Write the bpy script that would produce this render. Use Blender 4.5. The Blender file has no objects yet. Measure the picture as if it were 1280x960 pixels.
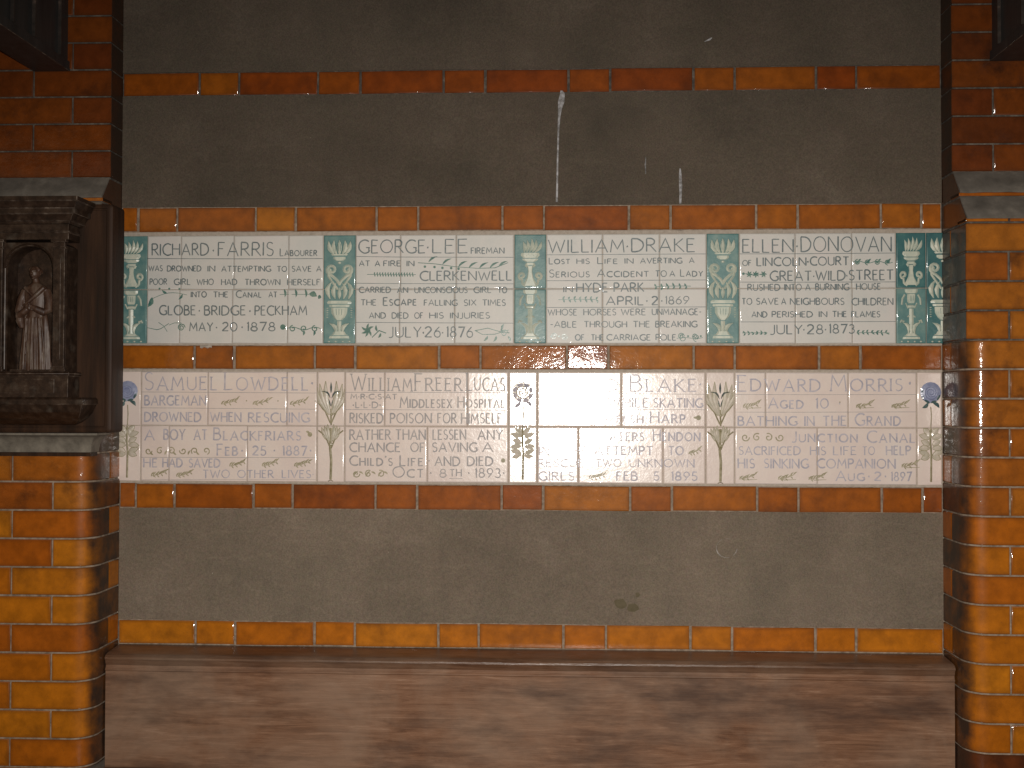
import bpy, bmesh, math, random
from mathutils import Vector, Matrix, noise as mnoise
random.seed(7)
C = bpy.context.scene.collection
scene = bpy.context.scene

# ------------------------------------------------------------------ camera
D = 3.0            # distance from the camera to the memorial wall
EYE = 1.5
yaw, pit, rol = (math.radians(a) for a in (2.46759528, 1.00955266, 0.13839917))
FW = Vector((-math.sin(yaw)*math.cos(pit), math.cos(yaw)*math.cos(pit), math.sin(pit)))
RT = Vector((math.cos(yaw), math.sin(yaw), 0.0))
UP = RT.cross(FW)
RT, UP = (RT*math.cos(rol) + UP*math.sin(rol)), (UP*math.cos(rol) - RT*math.sin(rol))
cam_d = bpy.data.cameras.new('camera')
cam = bpy.data.objects.new('camera', cam_d)
C.objects.link(cam)
m = Matrix((RT, UP, -FW)).transposed().to_4x4()
m.translation = Vector((0, -D, EYE))
cam.matrix_world = m
cam_d.sensor_width = 36.0
cam_d.lens = 36.0*1350/1280
cam_d.clip_start = 0.05
cam_d.clip_end = 500
scene.camera = cam

# ------------------------------------------------------------------ light
world = bpy.data.worlds.new('World')
scene.world = world
world.use_nodes = True
wn = world.node_tree
bg = wn.nodes['Background']
sky = wn.nodes.new('ShaderNodeTexSky')
sky.sky_type = 'NISHITA'
sky.sun_disc = False
sky.sun_elevation = math.radians(14)
sky.sun_rotation = math.radians(200)
wn.links.new(sky.outputs[0], bg.inputs['Color'])
bg.inputs['Strength'].default_value = 0.05
# the flash of the camera that lights the photograph
fl_d = bpy.data.lights.new('camera_flash', 'SPOT')
fl_d.energy = 1180
fl_d.color = (1.0, 0.95, 0.885)
fl_d.shadow_soft_size = 0.022
fl_d.spot_size = math.radians(104)
fl_d.spot_blend = 1.0
fl = bpy.data.objects.new('camera_flash', fl_d)
C.objects.link(fl)
fl.location = (0.085, -D + 0.01, EYE + 0.015)
fl.rotation_euler = (Vector((0.08, 0, 1.12)) - fl.location).to_track_quat('-Z', 'Y').to_euler()
fl.scale = (1.25, 0.84, 1.0)     # the flash throws a wide, low beam
scene.view_settings.view_transform = 'Standard'
scene.view_settings.look = 'None'
scene.view_settings.gamma = 1
scene.view_settings.exposure = -2.0

# ------------------------------------------------------------------ materials
def new_mat(name):
    mt = bpy.data.materials.new(name)
    mt.use_nodes = True
    nt = mt.node_tree
    return mt, nt, nt.nodes, nt.links, nt.nodes['Principled BSDF']

def N(ns, typ, **kw):
    n = ns.new(typ)
    for k, v in kw.items():
        if k.startswith('_'):
            setattr(n, k[1:], v)
        else:
            n.inputs[k.replace('_', ' ')].default_value = v
    return n

def ramp(ns, stops):
    r = ns.new('ShaderNodeValToRGB')
    e = r.color_ramp.elements
    while len(e) > 1: e.remove(e[-1])
    e[0].position = stops[0][0]; e[0].color = (*stops[0][1], 1)
    for p, c in stops[1:]:
        k = e.new(p); k.color = (*c, 1)
    return r

def mix(ns, ls, fac, a, b, mode='MIX'):
    x = ns.new('ShaderNodeMix'); x.data_type = 'RGBA'; x.blend_type = mode
    for sock, v in ((x.inputs[0], fac), (x.inputs[6], a), (x.inputs[7], b)):
        if hasattr(v, 'links') or isinstance(v, bpy.types.NodeSocket): ls.new(v, sock)
        elif isinstance(v, (int, float)): sock.default_value = v
        else: sock.default_value = (*v, 1)
    return x.outputs[2]

def bump_chain(ns, ls, pos, layers):
    """layers: (scale, detail, distance, strength)"""
    prev = None
    for sc, det, dist, st in layers:
        t = N(ns, 'ShaderNodeTexNoise', Scale=sc, Detail=det, Roughness=0.55)
        ls.new(pos, t.inputs['Vector'])
        b = N(ns, 'ShaderNodeBump', Strength=st, Distance=dist)
        ls.new(t.outputs[0], b.inputs['Height'])
        if prev is not None: ls.new(prev, b.inputs['Normal'])
        prev = b.outputs[0]
    return prev

def world_pos(ns, ls):
    g = ns.new('ShaderNodeNewGeometry')
    return g.outputs['Position']

def glazed_brick(name, hues, burn, rough, coat, wav):
    mt, nt, ns, ls, p = new_mat(name)
    pos = world_pos(ns, ls)
    oi = ns.new('ShaderNodeObjectInfo')
    r = ramp(ns, hues)
    ls.new(oi.outputs['Random'], r.inputs[0])
    n1 = N(ns, 'ShaderNodeTexNoise', Scale=9.0, Detail=5.0, Roughness=0.62)
    # every brick gets its own patch of the pattern
    va = ns.new('ShaderNodeVectorMath'); va.operation = 'SCALE'; va.inputs[0].default_value = (37, 53, 71)
    ls.new(oi.outputs['Random'], va.inputs[3])
    vb = ns.new('ShaderNodeVectorMath'); vb.operation = 'ADD'
    ls.new(pos, vb.inputs[0]); ls.new(va.outputs[0], vb.inputs[1])
    ls.new(vb.outputs[0], n1.inputs['Vector'])
    m1 = ns.new('ShaderNodeMapRange'); m1.inputs[1].default_value = 0.54; m1.inputs[2].default_value = 0.72
    m1.inputs[4].default_value = burn
    ls.new(n1.outputs[0], m1.inputs[0])
    col = mix(ns, ls, m1.outputs[0], r.outputs[0], (0.035, 0.012, 0.006))
    n2 = N(ns, 'ShaderNodeTexNoise', Scale=26.0, Detail=6.0, Roughness=0.6)
    ls.new(vb.outputs[0], n2.inputs['Vector'])
    m2 = ns.new('ShaderNodeMapRange'); m2.inputs[1].default_value = 0.35; m2.inputs[2].default_value = 0.7
    m2.inputs[3].default_value = 0.76; m2.inputs[4].default_value = 1.18
    ls.new(n2.outputs[0], m2.inputs[0])
    cc = ns.new('ShaderNodeCombineColor')
    for i in range(3): ls.new(m2.outputs[0], cc.inputs[i])
    col = mix(ns, ls, 1.0, col, cc.outputs[0], 'MULTIPLY')
    n3 = N(ns, 'ShaderNodeTexNoise', Scale=420.0, Detail=2.0)
    ls.new(pos, n3.inputs['Vector'])
    m3 = ns.new('ShaderNodeMapRange'); m3.inputs[1].default_value = 0.64; m3.inputs[2].default_value = 0.74
    m3.inputs[4].default_value = 0.35
    ls.new(n3.outputs[0], m3.inputs[0])
    col = mix(ns, ls, m3.outputs[0], col, (0.05, 0.025, 0.012))
    # the glaze pools darker towards the arrises of each brick
    tc = ns.new('ShaderNodeTexCoord'); sp = ns.new('ShaderNodeSeparateXYZ')
    ls.new(tc.outputs['Generated'], sp.inputs[0])
    ed = None
    for ax_, lo_ in ((0, 0.455), (2, 0.36)):
        s1 = ns.new('ShaderNodeMath'); s1.operation = 'SUBTRACT'; s1.inputs[1].default_value = 0.5
        s2 = ns.new('ShaderNodeMath'); s2.operation = 'ABSOLUTE'
        s3 = ns.new('ShaderNodeMapRange'); s3.inputs[1].default_value = lo_; s3.inputs[2].default_value = 0.5
        ls.new(sp.outputs[ax_], s1.inputs[0]); ls.new(s1.outputs[0], s2.inputs[0]); ls.new(s2.outputs[0], s3.inputs[0])
        if ed is None: ed = s3.outputs[0]
        else:
            s4 = ns.new('ShaderNodeMath'); s4.operation = 'MAXIMUM'
            ls.new(ed, s4.inputs[0]); ls.new(s3.outputs[0], s4.inputs[1]); ed = s4.outputs[0]
    s5 = ns.new('ShaderNodeMath'); s5.operation = 'MULTIPLY'; ls.new(ed, s5.inputs[0]); ls.new(m2.outputs[0], s5.inputs[1])
    s6 = ns.new('ShaderNodeMath'); s6.operation = 'MULTIPLY'; s6.inputs[1].default_value = 0.42; s6.use_clamp = True
    ls.new(s5.outputs[0], s6.inputs[0])
    col = mix(ns, ls, s6.outputs[0], col, (0.07, 0.022, 0.006))
    # grime that has settled on the return of the corner bricks (stored with the mesh)
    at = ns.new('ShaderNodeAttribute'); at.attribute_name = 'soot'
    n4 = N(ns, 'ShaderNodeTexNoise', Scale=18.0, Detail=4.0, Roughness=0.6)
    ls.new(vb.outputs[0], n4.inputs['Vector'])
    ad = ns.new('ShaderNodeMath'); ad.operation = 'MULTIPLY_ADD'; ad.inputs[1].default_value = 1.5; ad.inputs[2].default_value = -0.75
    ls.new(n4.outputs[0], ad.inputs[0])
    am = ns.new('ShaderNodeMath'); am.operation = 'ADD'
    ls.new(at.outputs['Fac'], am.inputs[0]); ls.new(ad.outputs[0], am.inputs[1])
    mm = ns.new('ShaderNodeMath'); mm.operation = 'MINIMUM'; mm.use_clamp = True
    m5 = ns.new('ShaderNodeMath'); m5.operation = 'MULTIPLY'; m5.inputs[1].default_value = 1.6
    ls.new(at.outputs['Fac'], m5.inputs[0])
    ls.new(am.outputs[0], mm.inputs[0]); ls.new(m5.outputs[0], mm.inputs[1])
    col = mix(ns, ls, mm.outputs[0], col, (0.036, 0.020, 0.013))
    ls.new(col, p.inputs['Base Color'])
    p.inputs['Roughness'].default_value = rough
    p.inputs['Specular IOR Level'].default_value = 0.12
    p.inputs['Coat Weight'].default_value = coat
    p.inputs['Coat Roughness'].default_value = 0.075
    nrm = bump_chain(ns, ls, vb.outputs[0], [(22, 3, 0.004, wav), (120, 3, 0.0008, wav*0.8), (600, 2, 0.0003, 0.3)])
    ls.new(nrm, p.inputs['Normal']); ls.new(nrm, p.inputs['Coat Normal'])
    return mt

M = {}
M['brick_low'] = glazed_brick('amber_glazed_brick', [(0.0, (0.33, 0.084, 0.004)), (0.3, (0.39, 0.110, 0.004)), (0.62, (0.42, 0.138, 0.006)), (0.85, (0.31, 0.072, 0.004)), (1.0, (0.39, 0.120, 0.005))], 0.38, 0.45, 0.55, 0.22)
M['brick_mid'] = glazed_brick('brown_glazed_brick', [(0.0, (0.27, 0.072, 0.006)), (0.3, (0.32, 0.095, 0.008)), (0.62, (0.34, 0.110, 0.010)), (0.85, (0.25, 0.062, 0.006)), (1.0, (0.31, 0.095, 0.008))], 0.75, 0.45, 0.55, 0.3)
M['brick_up'] = glazed_brick('red_brown_glazed_brick', [(0.0, (0.115, 0.025, 0.005)), (0.35, (0.165, 0.040, 0.005)), (0.7, (0.14, 0.032, 0.004)), (1.0, (0.085, 0.022, 0.006))], 0.8, 0.5, 0.3, 0.35)
M['brick_band'] = glazed_brick('orange_glazed_brick', [(0.0, (0.26, 0.062, 0.003)), (0.3, (0.32, 0.090, 0.005)), (0.6, (0.235, 0.052, 0.004)), (0.85, (0.35, 0.110, 0.006)), (1.0, (0.29, 0.074, 0.004))], 0.4, 0.5, 0.6, 0.24)

M['brick_side'] = glazed_brick('sooty_brown_glazed_brick', [(0.0, (0.040, 0.022, 0.014)), (0.5, (0.070, 0.030, 0.014)), (1.0, (0.050, 0.022, 0.012))], 0.6, 0.35, 0.8, 0.2)
M['brick_band_top'] = glazed_brick('falloff_dimmed_orange_brick', [(0.0, (0.19, 0.036, 0.003)), (0.3, (0.23, 0.052, 0.003)), (0.6, (0.17, 0.030, 0.003)), (0.85, (0.26, 0.070, 0.004)), (1.0, (0.20, 0.042, 0.003))], 0.4, 0.5, 0.4, 0.24)  # top band only: light falloff put into a darker orange glaze

def simple_noise_mat(name, stops, scale, rough, layers, stretch=(1, 1, 1), detail=6, coat=0.0, speck=None, coat_rough=0.1, spec=None):
    mt, nt, ns, ls, p = new_mat(name)
    pos = world_pos(ns, ls)
    mp = ns.new('ShaderNodeMapping'); mp.inputs['Scale'].default_value = stretch
    ls.new(pos, mp.inputs['Vector'])
    n1 = N(ns, 'ShaderNodeTexNoise', Scale=scale, Detail=detail, Roughness=0.6)
    ls.new(mp.outputs[0], n1.inputs['Vector'])
    r = ramp(ns, stops)
    ls.new(n1.outputs[0], r.inputs[0])
    col = r.outputs[0]
    if speck:
        for sc, lo, hi, colr, amt in speck:
            n3 = N(ns, 'ShaderNodeTexNoise', Scale=sc, Detail=3.0)
            ls.new(pos, n3.inputs['Vector'])
            m3 = ns.new('ShaderNodeMapRange'); m3.inputs[1].default_value = lo; m3.inputs[2].default_value = hi
            m3.inputs[4].default_value = amt
            ls.new(n3.outputs[0], m3.inputs[0])
            col = mix(ns, ls, m3.outputs[0], col, colr)
    ls.new(col, p.inputs['Base Color'])
    p.inputs['Roughness'].default_value = rough
    if spec is not None: p.inputs['Specular IOR Level'].default_value = spec
    p.inputs['Coat Weight'].default_value = coat
    p.inputs['Coat Roughness'].default_value = coat_rough
    if layers:
        nrm = bump_chain(ns, ls, mp.outputs[0] if stretch != (1, 1, 1) else pos, layers)
        ls.new(nrm, p.inputs['Normal'])
        if coat: ls.new(nrm, p.inputs['Coat Normal'])
    return mt

M['mortar'] = simple_noise_mat('pale_lime_mortar', [(0.3, (0.11, 0.08, 0.055)), (0.7, (0.34, 0.26, 0.195))], 60, 0.9, [(300, 3, 0.001, 0.6)])
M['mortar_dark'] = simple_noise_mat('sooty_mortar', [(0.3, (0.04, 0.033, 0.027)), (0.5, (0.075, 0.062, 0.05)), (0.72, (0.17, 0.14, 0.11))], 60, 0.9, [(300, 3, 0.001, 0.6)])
M['grout'] = simple_noise_mat('tile_grout', [(0.3, (0.30, 0.25, 0.20)), (0.7, (0.42, 0.36, 0.30))], 90, 0.85, [(300, 3, 0.001, 0.5)])

def plaster_mat(name, k):
    mt, nt, ns, ls, p = new_mat(name)
    pos = world_pos(ns, ls)
    n1 = N(ns, 'ShaderNodeTexNoise', Scale=3.2, Detail=7.0, Roughness=0.62)
    ls.new(pos, n1.inputs['Vector'])
    r = ramp(ns, [(0.30, (0.108, 0.087, 0.066)), (0.44, (0.136, 0.108, 0.080)), (0.56, (0.148, 0.115, 0.086)), (0.72, (0.185, 0.147, 0.112))])
    ls.new(n1.outputs[0], r.inputs[0])
    col = r.outputs[0]
    # trowel and rain streaks running down
    mp = ns.new('ShaderNodeMapping'); mp.inputs['Scale'].default_value = (9, 1, 0.6)
    ls.new(pos, mp.inputs['Vector'])
    n2 = N(ns, 'ShaderNodeTexNoise', Scale=3.0, Detail=5.0, Roughness=0.6)
    ls.new(mp.outputs[0], n2.inputs['Vector'])
    m2 = ns.new('ShaderNodeMapRange'); m2.inputs[1].default_value = 0.5; m2.inputs[2].default_value = 0.74; m2.inputs[4].default_value = 0.3
    ls.new(n2.outputs[0], m2.inputs[0])
    col = mix(ns, ls, m2.outputs[0], col, (0.112, 0.092, 0.073))
    # grain
    n3 = N(ns, 'ShaderNodeTexNoise', Scale=260.0, Detail=3.0, Roughness=0.7)
    ls.new(pos, n3.inputs['Vector'])
    m3 = ns.new('ShaderNodeMapRange'); m3.inputs[1].default_value = 0.3; m3.inputs[2].default_value = 0.7
    m3.inputs[3].default_value = 0.75; m3.inputs[4].default_value = 1.25
    ls.new(n3.outputs[0], m3.inputs[0])
    cc = ns.new('ShaderNodeCombineColor')
    for i in range(3): ls.new(m3.outputs[0], cc.inputs[i])
    col = mix(ns, ls, 1.0, col, cc.outputs[0], 'MULTIPLY')
    # rare pale chips
    n4 = N(ns, 'ShaderNodeTexNoise', Scale=75.0, Detail=1.0)
    ls.new(pos, n4.inputs['Vector'])
    m4 = ns.new('ShaderNodeMapRange'); m4.inputs[1].default_value = 0.80; m4.inputs[2].default_value = 0.83; m4.inputs[4].default_value = 0.6
    ls.new(n4.outputs[0], m4.inputs[0])
    col = mix(ns, ls, m4.outputs[0], col, (0.32, 0.28, 0.23))
    # broad damp clouds and fine trowel arcs
    n7 = N(ns, 'ShaderNodeTexNoise', Scale=1.3, Detail=6.0, Roughness=0.7)
    ls.new(pos, n7.inputs['Vector'])
    m7 = ns.new('ShaderNodeMapRange'); m7.inputs[1].default_value = 0.38; m7.inputs[2].default_value = 0.64; m7.inputs[3].default_value = 0.82; m7.inputs[4].default_value = 1.10
    ls.new(n7.outputs[0], m7.inputs[0])
    w7 = ns.new('ShaderNodeTexWave'); w7.wave_type = 'RINGS'; w7.inputs['Scale'].default_value = 4.0; w7.inputs['Distortion'].default_value = 9.0; w7.inputs['Detail'].default_value = 3.0; w7.inputs['Detail Scale'].default_value = 1.6
    ls.new(pos, w7.inputs['Vector'])
    m8 = ns.new('ShaderNodeMapRange'); m8.inputs[1].default_value = 0.93; m8.inputs[2].default_value = 1.0; m8.inputs[3].default_value = 1.0; m8.inputs[4].default_value = 1.06
    ls.new(w7.outputs[1], m8.inputs[0])
    mu = ns.new('ShaderNodeMath'); mu.operation = 'MULTIPLY'
    ls.new(m7.outputs[0], mu.inputs[0]); ls.new(m8.outputs[0], mu.inputs[1])
    c7 = ns.new('ShaderNodeCombineColor')
    for i in range(3): ls.new(mu.outputs[0], c7.inputs[i])
    col = mix(ns, ls, 1.0, col, c7.outputs[0], 'MULTIPLY')
    # reddish and greenish grains of the aggregate
    n6 = N(ns, 'ShaderNodeTexNoise', Scale=110.0, Detail=3.0, Roughness=0.6)
    ls.new(pos, n6.inputs['Vector'])
    col = mix(ns, ls, 0.10, col, n6.outputs[1], 'SOFT_LIGHT')
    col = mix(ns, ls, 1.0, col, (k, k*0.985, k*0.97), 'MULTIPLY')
    ls.new(col, p.inputs['Base Color'])
    p.inputs['Roughness'].default_value = 0.85
    p.inputs['Specular IOR Level'].default_value = 0.2
    nrm = bump_chain(ns, ls, pos, [(14, 3, 0.004, 0.25), (180, 4, 0.0012, 0.4)])
    ls.new(nrm, p.inputs['Normal'])
    return mt
M['plaster'] = plaster_mat('grey_cement_render', 1.17)
M['plaster_dimmed'] = plaster_mat('falloff_dimmed_cement_render', 0.64)  # darker copy for the upper panels, weaker light painted into its colour
# glazes of the tablets
M['tile_cream'] = simple_noise_mat('cream_tile_glaze', [(0.3, (0.52, 0.51, 0.475)), (0.55, (0.57, 0.54, 0.50)), (0.75, (0.59, 0.53, 0.50))], 9, 0.5, [(95, 3, 0.0006, 0.40), (16, 2, 0.003, 0.12)], coat=0.5, coat_rough=0.06, speck=[(300, 0.68, 0.74, (0.25, 0.22, 0.18), 0.4), (13, 0.58, 0.8, (0.48, 0.485, 0.47), 0.5)])
M['tile_pink'] = simple_noise_mat('pinkish_white_tile_glaze', [(0.3, (0.66, 0.54, 0.49)), (0.55, (0.70, 0.59, 0.53)), (0.75, (0.69, 0.61, 0.56))], 9, 0.27, [(150, 3, 0.0005, 0.55), (40, 2, 0.0012, 0.3)], coat=1.0, coat_rough=0.12, speck=[(320, 0.7, 0.76, (0.3, 0.26, 0.22), 0.35)])
M['tile_green'] = simple_noise_mat('sea_green_tile_glaze', [(0.3, (0.062, 0.155, 0.155)), (0.5, (0.098, 0.205, 0.195)), (0.7, (0.165, 0.255, 0.225))], 26, 0.45, [(95, 3, 0.0008, 0.5)], coat=0.7, coat_rough=0.10)
M['tile_green_deep'] = simple_noise_mat('deep_teal_tile_glaze', [(0.3, (0.015, 0.085, 0.095)), (0.6, (0.035, 0.13, 0.13)), (0.75, (0.07, 0.18, 0.16))], 26, 0.45, [(95, 3, 0.0008, 0.5)], coat=0.7, coat_rough=0.10)
M['relief_cream'] = simple_noise_mat('cream_relief_glaze', [(0.3, (0.38, 0.44, 0.37)), (0.6, (0.54, 0.55, 0.45)), (0.8, (0.60, 0.57, 0.48))], 60, 0.4, [(150, 2, 0.0005, 0.3)], coat=0.7)
M['relief_line'] = simple_noise_mat('dark_relief_line', [(0.3, (0.045, 0.125, 0.12)), (0.7, (0.09, 0.19, 0.175))], 60, 0.3, None, coat=0.5)
M['ink_upper'] = simple_noise_mat('slate_blue_underglaze', [(0.35, (0.085, 0.115, 0.125)), (0.65, (0.165, 0.190, 0.190))], 70, 0.5, [(95, 3, 0.0006, 0.45)], coat=0.6)
M['ink_green'] = simple_noise_mat('green_underglaze', [(0.35, (0.045, 0.135, 0.120)), (0.65, (0.14, 0.23, 0.19))], 90, 0.25, [(95, 3, 0.0006, 0.45)], coat=0.6)
M['ink_lilac'] = simple_noise_mat('lilac_grey_underglaze', [(0.35, (0.30, 0.285, 0.335)), (0.65, (0.48, 0.43, 0.455))], 60, 0.5, [(150, 3, 0.0005, 0.5)], coat=0.7)
M['ink_grey'] = simple_noise_mat('grey_underglaze', [(0.35, (0.23, 0.215, 0.22)), (0.65, (0.37, 0.33, 0.31))], 60, 0.5, [(150, 3, 0.0005, 0.5)], coat=0.7)
M['ink_olive'] = simple_noise_mat('olive_underglaze', [(0.35, (0.22, 0.19, 0.10)), (0.65, (0.38, 0.33, 0.22))], 90, 0.5, [(150, 3, 0.0005, 0.5)], coat=0.7)
M['leaf_pale'] = simple_noise_mat('pale_olive_leaf_glaze', [(0.35, (0.45, 0.41, 0.32)), (0.65, (0.58, 0.50, 0.42))], 60, 0.4, [(110, 3, 0.001, 0.6)], coat=0.8)
M['flower_blue'] = simple_noise_mat('lavender_blue_flower_glaze', [(0.35, (0.19, 0.21, 0.33)), (0.65, (0.29, 0.31, 0.42))], 60, 0.4, [(110, 3, 0.001, 0.6)], coat=0.8)
M['flower_dark'] = simple_noise_mat('blue_green_flower_glaze', [(0.35, (0.035, 0.075, 0.085)), (0.65, (0.09, 0.14, 0.13))], 60, 0.25, [(110, 3, 0.001, 0.6)], coat=0.8)
M['drip'] = simple_noise_mat('dried_white_drip', [(0.38, (0.15, 0.14, 0.135)), (0.62, (0.42, 0.41, 0.42))], 70, 0.7, [(200, 2, 0.001, 0.4)])
M['scratch'] = simple_noise_mat('pale_scratch_on_render', [(0.35, (0.14, 0.12, 0.10)), (0.7, (0.36, 0.32, 0.29))], 120, 0.8, None)
M['stain'] = simple_noise_mat('olive_stain', [(0.35, (0.085, 0.065, 0.030)), (0.7, (0.11, 0.085, 0.045))], 60, 0.8, None)
M['stone'] = simple_noise_mat('grey_cement_coping', [(0.3, (0.085, 0.073, 0.060)), (0.55, (0.135, 0.116, 0.096)), (0.75, (0.20, 0.175, 0.145))], 22, 0.85, [(60, 4, 0.002, 0.4), (300, 3, 0.0008, 0.4)])
M['shelf_stone'] = simple_noise_mat('buff_stone_shelf', [(0.3, (0.095, 0.080, 0.062)), (0.7, (0.20, 0.172, 0.135))], 40, 0.8, [(90, 4, 0.0015, 0.4)])
M['relief_wood'] = simple_noise_mat(spec=0.25, name='dark_brown_relief', stops=[(0.3, (0.014, 0.008, 0.005)), (0.5, (0.028, 0.015, 0.009)), (0.68, (0.050, 0.030, 0.019)), (0.8, (0.10, 0.075, 0.055))], scale=45, rough=0.45, layers=[(60, 4, 0.002, 0.5), (260, 3, 0.0008, 0.5)], speck=[(24, 0.60, 0.78, (0.12, 0.10, 0.078), 0.45)])
M['figure'] = simple_noise_mat('dusty_terracotta_figure', [(0.3, (0.024, 0.010, 0.006)), (0.5, (0.062, 0.029, 0.016)), (0.68, (0.11, 0.078, 0.056))], 60, 0.5, [(160, 3, 0.0008, 0.4)], stretch=(1, 1, 0.35))
M['board'] = simple_noise_mat(spec=0.15, name='dark_varnished_board', stops=[(0.3, (0.015, 0.009, 0.006)), (0.5, (0.028, 0.014, 0.008)), (0.7, (0.048, 0.023, 0.012))], scale=7, rough=0.55, layers=[(25, 4, 0.0012, 0.35)], stretch=(6, 6, 0.5))
M['timber'] = simple_noise_mat('dark_painted_timber', [(0.3, (0.018, 0.018, 0.018)), (0.6, (0.032, 0.031, 0.030)), (0.8, (0.060, 0.056, 0.052))], 7, 0.4, [(30, 4, 0.0015, 0.4)], stretch=(5, 5, 0.6))
M['timber_edge'] = simple_noise_mat('worn_timber_edge', [(0.3, (0.018, 0.015, 0.013)), (0.6, (0.045, 0.034, 0.028)), (0.75, (0.13, 0.09, 0.07))], 40, 0.4, None)
M['roof'] = simple_noise_mat('brown_roof_boards', [(0.3, (0.06, 0.045, 0.03)), (0.7, (0.11, 0.08, 0.055))], 7, 0.7, None, stretch=(5, 0.5, 1))
M['ground'] = simple_noise_mat('york_stone_paving', [(0.3, (0.16, 0.145, 0.12)), (0.7, (0.26, 0.235, 0.195))], 5, 0.85, [(40, 4, 0.003, 0.4)])

def bench_mat(name='weathered_bench_wood', k=1.0):
    mt, nt, ns, ls, p = new_mat(name)
    pos = world_pos(ns, ls)
    mp = ns.new('ShaderNodeMapping'); mp.inputs['Scale'].default_value = (1.6, 12, 20)
    ls.new(pos, mp.inputs['Vector'])
    n1 = N(ns, 'ShaderNodeTexNoise', Scale=3.2, Detail=10.0, Roughness=0.72, Distortion=0.8)
    ls.new(mp.outputs[0], n1.inputs['Vector'])
    r = ramp(ns, [(0.28, (0.060*k, 0.026*k, 0.013*k)), (0.44, (0.130*k, 0.062*k, 0.033*k)), (0.58, (0.185*k, 0.095*k, 0.054*k)), (0.72, (0.28*k, 0.170*k, 0.112*k))])
    ls.new(n1.outputs[0], r.inputs[0])
    n2 = N(ns, 'ShaderNodeTexNoise', Scale=3.3, Detail=6.0, Roughness=0.6, Distortion=0.4)
    ls.new(pos, n2.inputs['Vector'])
    m2 = ns.new('ShaderNodeMapRange'); m2.inputs[1].default_value = 0.44; m2.inputs[2].default_value = 0.64; m2.inputs[4].default_value = 0.62
    ls.new(n2.outputs[0], m2.inputs[0])
    col = mix(ns, ls, m2.outputs[0], r.outputs[0], (0.225*k, 0.150*k, 0.104*k))
    n3 = N(ns, 'ShaderNodeTexNoise', Scale=4.5, Detail=5.0, Roughness=0.65)
    va = ns.new('ShaderNodeVectorMath'); va.operation = 'ADD'; va.inputs[1].default_value = (5.3, 2.2, 9.1)
    mq = ns.new('ShaderNodeMapping'); mq.inputs['Scale'].default_value = (0.55, 1, 1.9)
    ls.new(pos, mq.inputs['Vector']); ls.new(mq.outputs[0], va.inputs[0]); ls.new(va.outputs[0], n3.inputs['Vector'])
    m3 = ns.new('ShaderNodeMapRange'); m3.inputs[1].default_value = 0.47; m3.inputs[2].default_value = 0.68; m3.inputs[4].default_value = 0.8
    ls.new(n3.outputs[0], m3.inputs[0])
    col = mix(ns, ls, m3.outputs[0], col, (0.060, 0.034, 0.024))
    ls.new(col, p.inputs['Base Color'])
    p.inputs['Roughness'].default_value = 0.55
    p.inputs['Specular IOR Level'].default_value = 0.18
    nrm = bump_chain(ns, ls, mp.outputs[0], [(14, 6, 0.0015, 0.35), (60, 4, 0.0006, 0.3)])
    ls.new(nrm, p.inputs['Normal'])
    return mt
M['bench'] = bench_mat(k=1.16)
M['bench_rail'] = bench_mat('grimy_bench_rail_wood', 0.85)
_p = M['bench_rail'].node_tree.nodes['Principled BSDF']; _p.inputs['Roughness'].default_value = 0.32; _p.inputs['Specular IOR Level'].default_value = 0.5

# ------------------------------------------------------------------ helpers
class MB:
    def __init__(s): s.v = []; s.f = []; s.mi = []
    def poly(s, pts, mi=0):
        b = len(s.v); s.v += [tuple(p) for p in pts]; s.f.append(tuple(range(b, b+len(pts)))); s.mi.append(mi)
    def grid(s, rows, closed=False, mi=0):
        b = len(s.v); n = len(rows[0])
        for r in rows: s.v += [tuple(p) for p in r]
        for i in range(len(rows)-1):
            for j in range(n if closed else n-1):
                k = (j+1) % n
                s.f.append((b+i*n+j, b+i*n+k, b+(i+1)*n+k, b+(i+1)*n+j)); s.mi.append(mi)
    def box(s, x0, x1, y0, y1, z0, z1, mi=0):
        b = len(s.v)
        s.v += [(x, y, z) for x in (x0, x1) for y in (y0, y1) for z in (z0, z1)]
        for q in ((0, 1, 3, 2), (4, 6, 7, 5), (0, 4, 5, 1), (2, 3, 7, 6), (0, 2, 6, 4), (1, 5, 7, 3)):
            s.f.append(tuple(b+i for i in q)); s.mi.append(mi)
    def prism(s, prof, a0, a1, axis='x', mi=0):
        """closed profile extruded; axis x: profile (y,z); axis z: profile (x,y)"""
        f = (lambda p, a: (a, p[0], p[1])) if axis == 'x' else (lambda p, a: (p[0], p[1], a))
        b = len(s.v); n = len(prof)
        s.v += [f(p, a0) for p in prof] + [f(p, a1) for p in prof]
        for i in range(n):
            j = (i+1) % n
            s.f.append((b+i, b+j, b+n+j, b+n+i)); s.mi.append(mi)
        s.f.append(tuple(b+i for i in range(n))[::-1]); s.mi.append(mi)
        s.f.append(tuple(b+n+i for i in range(n))); s.mi.append(mi)
    def mesh(s, name, mats, smooth=None, fix=True):
        me = bpy.data.meshes.new(name)
        me.from_pydata(s.v, [], s.f)
        for mt in (mats if isinstance(mats, (list, tuple)) else [mats]): me.materials.append(mt)
        me.polygons.foreach_set('material_index', s.mi)
        if fix:
            bm = bmesh.new(); bm.from_mesh(me)
            bmesh.ops.recalc_face_normals(bm, faces=bm.faces)
            bm.to_mesh(me); bm.free()
        if smooth is not None:
            me.polygons.foreach_set('use_smooth', [True]*len(me.polygons))
            me.set_sharp_from_angle(angle=math.radians(smooth))
        me.update()
        return me

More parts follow.
